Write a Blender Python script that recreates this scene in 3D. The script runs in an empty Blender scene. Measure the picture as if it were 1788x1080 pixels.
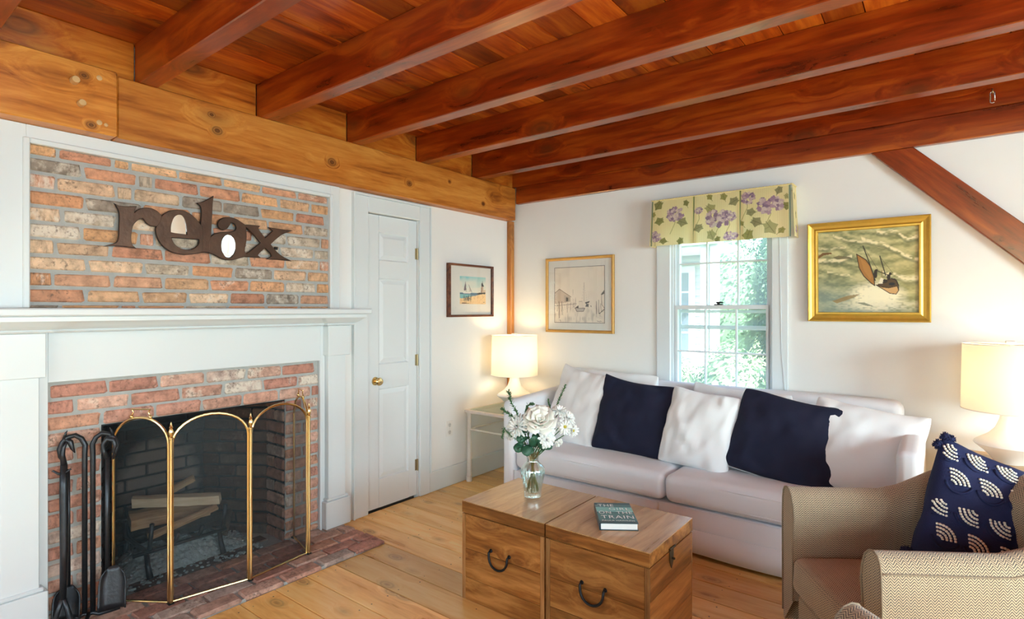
import bpy, bmesh, math, random
import numpy as np
from mathutils import Vector, Matrix, noise as mnoise

random.seed(7)
PI = math.pi
SC = bpy.context.scene
COL = SC.collection

# ------------------------------------------------------------------ camera
YAW = math.radians(37.72)
cam_d = bpy.data.cameras.new('camera')
cam = bpy.data.objects.new('camera', cam_d)
COL.objects.link(cam)
cam.location = (0.0, 0.0, 1.37)
cam.rotation_euler = (PI / 2, 0.0, YAW)
cam_d.sensor_width = 36.0
cam_d.lens = 36.0 * 973.1 / 1788.0
cam_d.clip_start = 0.02
cam_d.clip_end = 400
SC.camera = cam

# ------------------------------------------------------------------ sky, sun, window light, exposure
world = bpy.data.worlds.new('daylight')
SC.world = world
world.use_nodes = True
wn = world.node_tree.nodes
wl = world.node_tree.links
for n in list(wn):
    wn.remove(n)
w_out = wn.new('ShaderNodeOutputWorld')
w_bg = wn.new('ShaderNodeBackground')
w_sky = wn.new('ShaderNodeTexSky')
w_sky.sky_type = 'NISHITA'
w_sky.sun_disc = False
w_sky.sun_elevation = math.radians(48)
w_sky.sun_rotation = math.radians(122)
w_sky.dust_density = 3.0
w_sky.ozone_density = 1.0
w_bg.inputs['Strength'].default_value = 0.9
wl.new(w_sky.outputs[0], w_bg.inputs[0])
wl.new(w_bg.outputs[0], w_out.inputs[0])

sun_d = bpy.data.lights.new('sun', 'SUN')
sun_d.energy = 15.0
sun_d.color = (1.0, 0.95, 0.86)
sun_d.angle = math.radians(1.0)
sun = bpy.data.objects.new('sun', sun_d)
COL.objects.link(sun)
sun.rotation_euler = (math.radians(46), 0.0, math.radians(58))   # high, from the right of the camera


def window_light(loc, rot, sx, sz, power, col):
    d = bpy.data.lights.new('window_daylight', 'AREA')
    d.shape = 'RECTANGLE'
    d.size = sx
    d.size_y = sz
    d.energy = power
    d.color = col
    o = bpy.data.objects.new('window_daylight', d)
    COL.objects.link(o)
    o.location = loc
    o.rotation_euler = rot
    return o


COOL = (0.72, 0.88, 1.0)
# daylight standing in the openings of the windows on the walls behind and beside the camera
window_light((-1.55, -2.70, 1.40), (PI / 2, 0, 0), 1.3, 1.3, 16, COOL)
window_light((0.85, -2.70, 1.40), (PI / 2, 0, 0), 1.3, 1.3, 42, COOL)
window_light((3.30, -0.60, 1.40), (0, PI / 2, 0), 1.3, 1.5, 85, COOL)
window_light((3.30, 1.70, 1.40), (0, PI / 2, 0), 1.3, 1.5, 135, COOL)
window_light((2.25, 4.12, 1.40), (-PI / 2, 0, 0), 0.7, 1.2, 14, COOL)

SC.view_settings.view_transform = 'Standard'
SC.view_settings.look = 'None'
SC.view_settings.exposure = 0.66
SC.view_settings.gamma = 1.0
SC.view_settings.use_curve_mapping = False
SC.cycles.use_denoising = True
SC.cycles.max_bounces = 10
SC.cycles.diffuse_bounces = 6
SC.cycles.glossy_bounces = 4
SC.cycles.transmission_bounces = 8
SC.cycles.transparent_max_bounces = 16
SC.cycles.sample_clamp_indirect = 6.0
SC.cycles.caustics_reflective = False
SC.cycles.caustics_refractive = False


# ------------------------------------------------------------------ node helpers and materials
class NT:
    def __init__(self, name):
        self.m = bpy.data.materials.new(name)
        self.m.use_nodes = True
        self.t = self.m.node_tree
        self.n = self.t.nodes
        self.b = self.n['Principled BSDF']
        self.out = self.n['Material Output']

    def new(self, kind, **kw):
        nd = self.n.new(kind)
        for k, v in kw.items():
            setattr(nd, k, v)
        return nd

    def link(self, a, b):
        self.t.links.new(a, b)

    def sock(self, v, target):
        if hasattr(v, 'links') or hasattr(v, 'is_linked'):
            self.link(v, target)
        else:
            target.default_value = v

    def math(self, op, a, b=None, c=None, clamp=False):
        nd = self.new('ShaderNodeMath', operation=op, use_clamp=clamp)
        self.sock(a, nd.inputs[0])
        if b is not None:
            self.sock(b, nd.inputs[1])
        if c is not None:
            self.sock(c, nd.inputs[2])
        return nd.outputs[0]

    def mix(self, fac, a, b, blend='MIX'):
        nd = self.new('ShaderNodeMix', data_type='RGBA', blend_type=blend)
        self.sock(fac, nd.inputs[0])
        for v, s in ((a, nd.inputs[6]), (b, nd.inputs[7])):
            if isinstance(v, tuple):
                s.default_value = (v + (1.0,))[:4]
            else:
                self.link(v, s)
        return nd.outputs[2]

    def ramp(self, fac, stops, interp='LINEAR'):
        nd = self.new('ShaderNodeValToRGB')
        cr = nd.color_ramp
        cr.interpolation = interp
        while len(cr.elements) < len(stops):
            cr.elements.new(0.5)
        for el, (p, c) in zip(cr.elements, stops):
            el.position = p
            el.color = (tuple(c) + (1.0,))[:4] if not isinstance(c, (int, float)) else (c, c, c, 1)
        self.sock(fac, nd.inputs[0])
        return nd.outputs[0]

    def coords(self, kind='Object', scale=(1, 1, 1), jitter=0.0):
        tc = self.new('ShaderNodeTexCoord')
        mp = self.new('ShaderNodeMapping')
        mp.inputs['Scale'].default_value = scale
        self.link(tc.outputs[kind], mp.inputs['Vector'])
        v = mp.outputs[0]
        if jitter:
            oi = self.new('ShaderNodeObjectInfo')
            cmb = self.new('ShaderNodeCombineXYZ')
            r = self.math('MULTIPLY', oi.outputs['Random'], jitter)
            for k in range(3):
                self.link(self.math('MULTIPLY', r, 1.0 + 0.37 * k), cmb.inputs[k])
            va = self.new('ShaderNodeVectorMath', operation='ADD')
            self.link(v, va.inputs[0])
            self.link(cmb.outputs[0], va.inputs[1])
            v = va.outputs[0]
        return v

    def noise(self, vec, scale, detail=3.0, rough=0.55, dist=0.0):
        nd = self.new('ShaderNodeTexNoise')
        nd.inputs['Scale'].default_value = scale
        nd.inputs['Detail'].default_value = detail
        nd.inputs['Roughness'].default_value = rough
        nd.inputs['Distortion'].default_value = dist
        self.link(vec, nd.inputs['Vector'])
        return nd.outputs[0]

    def voronoi(self, vec, scale, feature='F1'):
        nd = self.new('ShaderNodeTexVoronoi', feature=feature)
        nd.inputs['Scale'].default_value = scale
        self.link(vec, nd.inputs['Vector'])
        return nd.outputs['Distance']

    def bump(self, h, strength=0.3, dist=0.01):
        nd = self.new('ShaderNodeBump')
        nd.inputs['Strength'].default_value = strength
        nd.inputs['Distance'].default_value = dist
        self.link(h, nd.inputs['Height'])
        self.link(nd.outputs[0], self.b.inputs['Normal'])

    def set(self, **kw):
        for k, v in kw.items():
            s = self.b.inputs[k.replace('_', ' ')]
            if isinstance(v, tuple) and len(v) == 3 and s.type == 'RGBA':
                v = v + (1.0,)
            self.sock(v, s)
        return self


def sr(r, g, b):
    """sRGB 0-255 to linear."""
    def f(c):
        c /= 255.0
        return c / 12.92 if c <= 0.04045 else ((c + 0.055) / 1.055) ** 2.4
    return (f(r), f(g), f(b))


def plain(name, col, rough=0.5, metal=0.0, var=0.06, vscale=6.0, bump=0.0, bscale=150.0, **kw):
    t = NT(name)
    v = t.coords('Object')
    n = t.noise(v, vscale, 4)
    f = t.math('MULTIPLY_ADD', n, 2 * var, 1.0 - var)
    cm = t.new('ShaderNodeVectorMath', operation='SCALE')
    cm.inputs[0].default_value = col
    t.link(f, cm.inputs['Scale'])
    t.link(cm.outputs[0], t.b.inputs['Base Color'])
    t.set(Roughness=rough, Metallic=metal, **kw)
    if bump:
        t.bump(t.noise(v, bscale, 2), bump, 0.004)
    return t.m


def wood(name, axis, dark, mid, light, gscale=1.0, knots=1.0, rough=0.4, coat=0.0, kscale=1.0, jitter=37.0, tone=0.25, kcol=(0.07, 0.02, 0.006), streak=0.5, spots=()):
    """axis: grain direction 0/1/2 in object space."""
    t = NT(name)
    sc = [1.0, 1.0, 1.0]
    sc[axis] = 0.10
    v = t.coords('Object', tuple(sc), jitter)
    sk = [5.0 * kscale] * 3
    sk[axis] = 2.6 * kscale
    vk = t.coords('Object', tuple(sk), jitter)
    dk = t.voronoi(vk, 1.0)
    if spots:                                   # knots at known places: (y, z, radius) in object space
        raw = t.new('ShaderNodeTexCoord')
        sx = t.new('ShaderNodeSeparateXYZ')
        t.link(raw.outputs['Object'], sx.inputs[0])
        for (sy, sz, srad) in spots:
            a = t.math('MULTIPLY', t.math('SUBTRACT', sx.outputs[1], sy), 0.8)
            b = t.math('SUBTRACT', sx.outputs[2], sz)
            d = t.math('SQRT', t.math('ADD', t.math('MULTIPLY', a, a), t.math('MULTIPLY', b, b)))
            dk = t.math('MINIMUM', dk, t.math('MULTIPLY', d, 0.17 / srad))
    pull = t.ramp(dk, [(0.0, 1.0), (0.40, 0.0)])
    warp = t.new('ShaderNodeVectorMath', operation='MULTIPLY_ADD')
    cmb = t.new('ShaderNodeCombineXYZ')
    for k in range(3):
        t.link(pull, cmb.inputs[k])
    t.link(cmb.outputs[0], warp.inputs[0])
    warp.inputs[1].default_value = (0.10 * knots,) * 3
    t.link(v, warp.inputs[2])
    vv = warp.outputs[0]
    g1 = t.noise(vv, 9.0 * gscale, 5, 0.62, 0.6)
    g2 = t.noise(vv, 42.0 * gscale, 4, 0.6, 0.2)
    broad = t.noise(v, 2.6 * gscale, 2)
    g = t.math('MULTIPLY_ADD', g2, 0.35, t.math('MULTIPLY', g1, 0.65))
    c = t.ramp(g, [(0.34, dark), (0.48, mid), (0.62, light)])
    oi = t.new('ShaderNodeObjectInfo')
    val = t.math('MULTIPLY_ADD', oi.outputs['Random'], tone, 1.0 - tone * 0.5)
    val = t.math('MULTIPLY', val, t.math('MULTIPLY_ADD', broad, streak, 1.0 - streak * 0.5))
    cm = t.new('ShaderNodeVectorMath', operation='SCALE')
    t.link(c, cm.inputs[0])
    t.link(val, cm.inputs['Scale'])
    col = cm.outputs[0]
    if knots > 0:
        kn = t.ramp(dk, [(0.0, 0.8), (0.07, 1.0), (0.12, 0.45), (0.155, 0.85), (0.20, 0.3), (0.30, 0.0)])
        col = t.mix(t.math('MULTIPLY', kn, min(1.0, 0.9 * knots)), col, kcol)
    t.link(col, t.b.inputs['Base Color'])
    t.set(Roughness=t.math('MULTIPLY_ADD', g, 0.2, rough - 0.1))
    t.b.inputs['Coat Weight'].default_value = coat
    t.b.inputs['Coat Roughness'].default_value = 0.14
    t.b.inputs['Specular IOR Level'].default_value = 0.25
    t.bump(g, 0.12, 0.004)
    return t.m


M = {}
M['wall'] = plain('wall_paint', (0.81, 0.815, 0.80), 0.75, var=0.015, bump=0.05)
M['white'] = plain('white_trim_paint', (0.70, 0.755, 0.775), 0.38, var=0.01)
M['door'] = plain('white_door_paint', (0.72, 0.77, 0.79), 0.35, var=0.01)
BD, BM, BL = (0.070, 0.005, 0.0004), (0.225, 0.021, 0.0010), (0.40, 0.075, 0.004)
M['beam_x'] = wood('varnished_beam_x', 0, BD, BM, BL, 1.0, 0.9, 0.30, 0.85, 0.8)
b_ = M['beam_x'].node_tree.nodes['Principled BSDF'].inputs
b_['Coat Weight'].default_value = 0.25
b_['Specular IOR Level'].default_value = 0.8
b_['Specular Tint'].default_value = (1.0, 0.74, 0.42, 1.0)
b_['IOR'].default_value = 1.75
M['beam_y'] = wood('varnished_beam_y', 1, (0.16, 0.030, 0.003), (0.41, 0.105, 0.009), (0.58, 0.21, 0.025), 1.0, 0.9, 0.34, 0.5, 0.8)
M['girt'] = wood('oiled_girt', 1, (0.23, 0.058, 0.007), (0.49, 0.160, 0.020), (0.64, 0.270, 0.048), 1.0, 1.0, 0.42, 0.15, 0.8, spots=((1.62, 0.235, 0.014), (1.646, 0.028, 0.014), (-1.045, 0.143, 0.020), (-1.073, 0.217, 0.015), (-0.365, 0.123, 0.022), (0.258, 0.105, 0.018), (0.66, 0.19, 0.011), (1.05, 0.08, 0.013)))
M['beam_z'] = wood('varnished_post', 2, (0.26, 0.085, 0.018), (0.46, 0.17, 0.035), (0.6, 0.27, 0.07), 1.0, 0.5, 0.4, 0.2, 0.9)
M['ceil_board'] = wood('ceiling_board', 1, (0.14, 0.014, 0.001), (0.37, 0.062, 0.003), (0.55, 0.15, 0.012), 1.0, 0.8, 0.4, 0.4, 1.0, tone=0.7)
M['floor'] = wood('pine_floor', 0, (0.66, 0.31, 0.08), (0.84, 0.48, 0.15), (0.90, 0.60, 0.235), 1.0, 0.55, 0.30, 0.25, 1.35, tone=0.5, kcol=(0.15, 0.045, 0.015), streak=0.35)
M['trunk_x'] = wood('mango_wood', 0, (0.10, 0.032, 0.006), (0.24, 0.090, 0.018), (0.42, 0.190, 0.052), 1.4, 0.4, 0.42, 0.25, 1.2, streak=1.1, tone=0.5)
M['trunk_y'] = wood('mango_wood_side', 1, (0.12, 0.036, 0.007), (0.27, 0.092, 0.018), (0.41, 0.17, 0.045), 1.4, 0.3, 0.36, 0.35, 1.2, streak=0.8)
M['end_table'] = wood('end_table_wood', 0, (0.35, 0.2, 0.08), (0.5, 0.31, 0.14), (0.6, 0.4, 0.2), 1.3, 0.0, 0.4, 0.2)
M['peg'] = plain('oak_peg', (0.62, 0.38, 0.16), 0.5)
M['brass'] = plain('brass', (0.84, 0.64, 0.31), 0.20, 1.0, 0.05)
M['old_brass'] = plain('aged_brass', (0.42, 0.34, 0.2), 0.35, 0.9, 0.1)
M['iron'] = plain('wrought_iron', (0.045, 0.05, 0.058), 0.38, 0.75, 0.3, 30.0, 0.3, 60.0)
M['blackiron'] = plain('black_iron', (0.012, 0.013, 0.015), 0.45, 0.5, 0.2)
M['steel'] = plain('steel', (0.55, 0.55, 0.55), 0.3, 1.0)
M['cloth_white'] = plain('white_slipcover_cotton', (0.79, 0.81, 0.855), 0.9, var=0.03, vscale=9, bump=0.12, bscale=420.0, Sheen_Weight=0.15)
M['pillow_white'] = plain('white_cotton', (0.82, 0.835, 0.85), 0.9, var=0.03, vscale=9, bump=0.10, bscale=420.0, Sheen_Weight=0.15)
M['navy'] = plain('navy_cotton', (0.0030, 0.0055, 0.028), 0.85, var=0.12, vscale=14, bump=0.25, bscale=500.0)
M['navy_knit'] = plain('navy_knit', (0.006, 0.011, 0.062), 0.85, var=0.25, vscale=20, bump=0.4, bscale=300.0)
M['thread'] = plain('cream_yarn', (0.86, 0.82, 0.70), 0.9)
M['ceramic'] = plain('white_lamp_ceramic', (0.86, 0.84, 0.80), 0.45, var=0.02, bump=0.05, bscale=40)
M['table_paint'] = plain('chalky_white_metal', (0.66, 0.60, 0.54), 0.6, 0.0, 0.18, 18.0)
M['plastic'] = plain('outlet_plastic', (0.80, 0.78, 0.74), 0.35)
M['plastic_dark'] = plain('outlet_face_plastic', (0.62, 0.60, 0.56), 0.35)
M['dark_slot'] = plain('dark_slot', (0.05, 0.045, 0.04), 0.6)
M['mortar'] = plain('grey_mortar', (0.40, 0.42, 0.41), 0.95, var=0.2, vscale=25, bump=0.6, bscale=120)
M['soot_mortar'] = plain('sooty_mortar', (0.022, 0.026, 0.030), 0.95, var=0.4, vscale=12, bump=0.5, bscale=100)
M['mat_board'] = plain('mat_board', (0.76, 0.75, 0.70), 0.85, var=0.01)
M['paper'] = plain('book_paper', (0.78, 0.80, 0.78), 0.9, var=0.04, vscale=80)
M['gold'] = plain('gilt_frame', (0.70, 0.43, 0.07), 0.33, 0.55, 0.18, 22)
M['gilt_dark'] = plain('gilt_wood_frame', (0.58, 0.31, 0.07), 0.42, 0.15, 0.18, 25)
M['mahogany'] = wood('mahogany_frame', 1, (0.05, 0.014, 0.006), (0.12, 0.035, 0.015), (0.22, 0.075, 0.03), 3.0, 0, 0.35, 0.3)
M['rust'] = plain('rusted_sheet_steel', (0.085, 0.045, 0.028), 0.42, 0.6, 0.75, 9, 0.25, 50)
M['rim_dark'] = plain('dark_cut_steel', (0.03, 0.028, 0.027), 0.4, 0.7)
M['mirror'] = plain('mirror_glass', (0.92, 0.93, 0.93), 0.02, 1.0, 0.0)
M['stem'] = plain('green_stem', (0.055, 0.16, 0.05), 0.6, var=0.3, vscale=40)
M['leaf'] = plain('dark_leaf', (0.018, 0.085, 0.045), 0.5, var=0.5, vscale=40)
M['sprig'] = plain('sprig_green', (0.06, 0.15, 0.06), 0.6, var=0.4, vscale=60)
M['petal'] = plain('white_petal', (0.86, 0.88, 0.85), 0.7, var=0.04, vscale=60, Subsurface_Weight=0.1)
M['petal_cream'] = plain('cream_petal', (0.86, 0.85, 0.77), 0.7, var=0.05, vscale=60, Subsurface_Weight=0.1)
M['pollen'] = plain('yellow_pollen', (0.42, 0.36, 0.05), 0.9, var=0.3, vscale=200)
M['ash'] = plain('wood_ash', (0.30, 0.36, 0.37), 0.98, var=0.6, vscale=60, bump=0.8, bscale=90)
M['char'] = plain('charred_wood', (0.02, 0.019, 0.018), 0.9, var=0.5, vscale=30, bump=0.6, bscale=60)
M['log_pale'] = wood('split_pale_log', 0, (0.42, 0.32, 0.20), (0.60, 0.48, 0.33), (0.72, 0.60, 0.44), 2.5, 0, 0.85)
M['log_tan'] = wood('split_tan_log', 0, (0.30, 0.18, 0.09), (0.46, 0.29, 0.16), (0.56, 0.38, 0.22), 2.5, 0, 0.85)
M['bark'] = plain('log_bark', (0.10, 0.07, 0.05), 0.95, var=0.4, vscale=40, bump=0.8, bscale=60)
# outdoors
M['siding'] = plain('white_clapboard', (0.42, 0.42, 0.45), 0.6)
M['ext_white'] = plain('white_exterior_trim', (0.58, 0.60, 0.61), 0.5)
M['ext_dark'] = plain('dark_pane', (0.10, 0.13, 0.16), 0.1)
M['roof'] = plain('grey_shingle', (0.22, 0.22, 0.23), 0.9, var=0.3, vscale=8)
M['hedge'] = plain('hedge_leaf', (0.10, 0.19, 0.11), 0.7, var=0.45, vscale=6)
M['bush'] = plain('garden_leaf', (0.19, 0.29, 0.15), 0.7, var=0.4, vscale=8)
M['lawn'] = plain('lawn', (0.16, 0.24, 0.08), 0.95, var=0.4, vscale=2, bump=0.5, bscale=80)
M['pink'] = plain('pink_blossom', (0.75, 0.35, 0.42), 0.8)


def brick_mat(name, soot=0.0):
    t = NT(name)
    v = t.coords('Object', (1, 1, 1), 60.0)
    oi = t.new('ShaderNodeObjectInfo')
    n1 = t.noise(v, 22.0, 5, 0.65)
    n2 = t.noise(v, 9.0, 3, 0.6)
    n3 = t.noise(v, 70.0, 3, 0.6)
    cm = t.new('ShaderNodeVectorMath', operation='SCALE')
    t.link(oi.outputs['Color'], cm.inputs[0])
    t.link(t.ramp(n1, [(0.30, 0.55), (0.5, 1.0), (0.70, 1.3)]), cm.inputs['Scale'])
    thr = t.math('SUBTRACT', 0.78, t.math('MULTIPLY', oi.outputs['Alpha'], 0.36))
    lime = t.math('MULTIPLY', t.math('SUBTRACT', t.math('MULTIPLY_ADD', n1, 0.45, t.math('MULTIPLY', n2, 0.55)), thr), 9.0, clamp=True)
    c = t.mix(t.math('MULTIPLY', lime, 0.8), cm.outputs[0], (0.74, 0.68, 0.58))
    spots = t.math('MULTIPLY', t.math('SUBTRACT', t.math('MULTIPLY_ADD', n3, 0.6, t.math('MULTIPLY', n2, 0.4)), 0.55), 9.0, clamp=True)
    c = t.mix(t.math('MULTIPLY', spots, 0.75), c, (0.15, 0.095, 0.07))
    t.link(c, t.b.inputs['Base Color'])
    t.set(Roughness=0.9)
    t.bump(t.math('MULTIPLY_ADD', n3, 0.5, n1), 0.7, 0.006)
    return t.m


M['brick'] = brick_mat('old_brick')


def pane_mat(name, tint, refl=0.08, haze=0.0):
    t = NT(name)
    tr = t.new('ShaderNodeBsdfTransparent')
    tr.inputs[0].default_value = tint + (1.0,)
    gl = t.new('ShaderNodeBsdfGlossy')
    gl.inputs['Roughness'].default_value = 0.02
    lw = t.new('ShaderNodeLayerWeight')
    sch = t.math('MULTIPLY_ADD', t.math('POWER', lw.outputs['Facing'], 5.0), 0.6, 0.04)
    mx = t.new('ShaderNodeMixShader')
    t.link(t.math('MULTIPLY', sch, refl / 0.08), mx.inputs[0])
    t.link(tr.outputs[0], mx.inputs[1])
    t.link(gl.outputs[0], mx.inputs[2])
    last = mx.outputs[0]
    if haze:  # window glare mixed into the glass as a translucent white haze
        tl = t.new('ShaderNodeBsdfTranslucent')
        tl.inputs[0].default_value = (0.9, 0.95, 0.93, 1)
        m2 = t.new('ShaderNodeMixShader')
        v = t.coords('Object')
        t.link(t.math('MULTIPLY_ADD', t.noise(v, 9.0, 3), haze * 0.5, haze * 0.75), m2.inputs[0])
        t.link(last, m2.inputs[1])
        t.link(tl.outputs[0], m2.inputs[2])
        last = m2.outputs[0]
    t.link(last, t.out.inputs[0])
    return t.m


M['pane'] = pane_mat('window_pane', (0.95, 1.0, 0.985))
M['hazy_pane'] = pane_mat('hazy_window_pane', (0.95, 1.0, 0.985), 0.08, 0.10)  # glass whitened so the view outside looks washed out by glare
M['picture_glass'] = pane_mat('picture_glass', (0.99, 0.99, 0.99), 0.07)
M['table_glass'] = pane_mat('table_glass', (0.80, 0.92, 0.88), 0.12)


def mesh_screen_mat():
    t = NT('fine_black_wire_mesh')
    tr = t.new('ShaderNodeBsdfTransparent')
    t.set(Base_Color=(0.02, 0.03, 0.035), Roughness=0.55, Metallic=0.3)
    mx = t.new('ShaderNodeMixShader')
    v = t.coords('Object')
    n = t.noise(v, 14.0, 2)
    t.link(t.math('MULTIPLY_ADD', n, 0.06, 0.40), mx.inputs[0])
    t.link(tr.outputs[0], mx.inputs[1])
    t.link(t.b.outputs[0], mx.inputs[2])
    t.link(mx.outputs[0], t.out.inputs[0])
    return t.m


M['screen'] = mesh_screen_mat()

t_ = NT('cut_crystal')
tr_ = t_.new('ShaderNodeBsdfTransparent')
tr_.inputs[0].default_value = (0.93, 0.99, 0.985, 1)
gl_ = t_.new('ShaderNodeBsdfGlossy')
gl_.inputs['Roughness'].default_value = 0.04
gl_.inputs[0].default_value = (0.95, 1.0, 1.0, 1)
lw_ = t_.new('ShaderNodeLayerWeight')
rf_ = t_.math('MULTIPLY_ADD', t_.math('POWER', lw_.outputs['Facing'], 2.0), 0.7, 0.20)
mx_ = t_.new('ShaderNodeMixShader')
t_.link(rf_, mx_.inputs[0])
t_.link(tr_.outputs[0], mx_.inputs[1])
t_.link(gl_.outputs[0], mx_.inputs[2])
t_.link(mx_.outputs[0], t_.out.inputs[0])
M['crystal'] = t_.m

t_ = NT('linen_lamp_shade')
tl_ = t_.new('ShaderNodeBsdfTranslucent')
tl_.inputs[0].default_value = (0.95, 0.86, 0.66, 1)
t_.set(Base_Color=(0.90, 0.88, 0.84), Roughness=0.9)
v_ = t_.coords('Object')
t_.bump(t_.noise(v_, 300.0, 2), 0.1, 0.002)
mx_ = t_.new('ShaderNodeMixShader')
mx_.inputs[0].default_value = 0.34
t_.link(t_.b.outputs[0], mx_.inputs[1])
t_.link(tl_.outputs[0], mx_.inputs[2])
t_.link(mx_.outputs[0], t_.out.inputs[0])
M['shade'] = t_.m

t_ = NT('lit_bulb')
t_.set(Base_Color=(1, 0.9, 0.7), Emission_Color=(1.0, 0.74, 0.42))
t_.b.inputs['Emission Strength'].default_value = 12.0
M['bulb'] = t_.m


def herringbone_mat():
    t = NT('herringbone_tweed')
    tc = t.new('ShaderNodeTexCoord')
    sep = t.new('ShaderNodeSeparateXYZ')
    t.link(tc.outputs['UV'], sep.inputs[0])
    u, v = sep.outputs[0], sep.outputs[1]
    nz = t.noise(tc.outputs['UV'], 60.0, 3)
    nf = t.noise(tc.outputs['UV'], 420.0, 2)
    zig = t.math('PINGPONG', t.math('MULTIPLY_ADD', nz, 0.002, u), 0.011)
    s = t.math('FRACT', t.math('MULTIPLY', t.math('ADD', v, t.math('MULTIPLY', zig, 1.15)), 120.0))
    tri = t.math('PINGPONG', s, 0.5)
    line = t.math('MULTIPLY', t.math('SUBTRACT', t.math('MULTIPLY_ADD', nf, 0.55, tri), 0.36), 3.2, clamp=True)
    c = t.mix(line, (0.080, 0.066, 0.062), (0.60, 0.47, 0.30))
    blotch = t.noise(tc.outputs['UV'], 9.0, 3)
    cm = t.new('ShaderNodeVectorMath', operation='SCALE')
    t.link(c, cm.inputs[0])
    t.link(t.math('MULTIPLY_ADD', blotch, 0.3, 0.85), cm.inputs['Scale'])
    t.link(cm.outputs[0], t.b.inputs['Base Color'])
    t.set(Roughness=0.95)
    t.b.inputs['Sheen Weight'].default_value = 0.2
    t.bump(t.math('ADD', nf, line), 0.35, 0.002)
    return t.m


M['tweed'] = herringbone_mat()


def print_mat(name, rough=0.8, translucent=0.0):
    t = NT(name)
    at = t.new('ShaderNodeVertexColor', layer_name='print')
    t.link(at.outputs[0], t.b.inputs['Base Color'])
    t.set(Roughness=rough)
    if translucent:
        tl = t.new('ShaderNodeBsdfTranslucent')
        t.link(at.outputs[0], tl.inputs[0])
        mx = t.new('ShaderNodeMixShader')
        mx.inputs[0].default_value = translucent
        t.link(t.b.outputs[0], mx.inputs[1])
        t.link(tl.outputs[0], mx.inputs[2])
        t.link(mx.outputs[0], t.out.inputs[0])
    return t.m


M['print'] = print_mat('printed_paper')
M['oil'] = print_mat('oil_paint', 0.5)
M['print_cloth'] = print_mat('printed_cotton', 0.9, 0.35)


# ------------------------------------------------------------------ mesh helpers
def world_loc(o):
    v = Vector((0, 0, 0))
    while o:
        v += o.location
        o = o.parent
    return v


def tag(o, label=None, cat=None, group=None, kind=None):
    if label:
        o['label'] = label
    if cat:
        o['category'] = cat
    if group:
        o['group'] = group
    if kind:
        o['kind'] = kind
    return o


def empty(name, loc=(0, 0, 0), rz=0.0, parent=None):
    o = bpy.data.objects.new(name, None)
    COL.objects.link(o)
    o.location = loc
    o.rotation_euler = (0, 0, rz)
    o.empty_display_size = 0.05
    if parent:
        o.parent = parent
    return o


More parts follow.
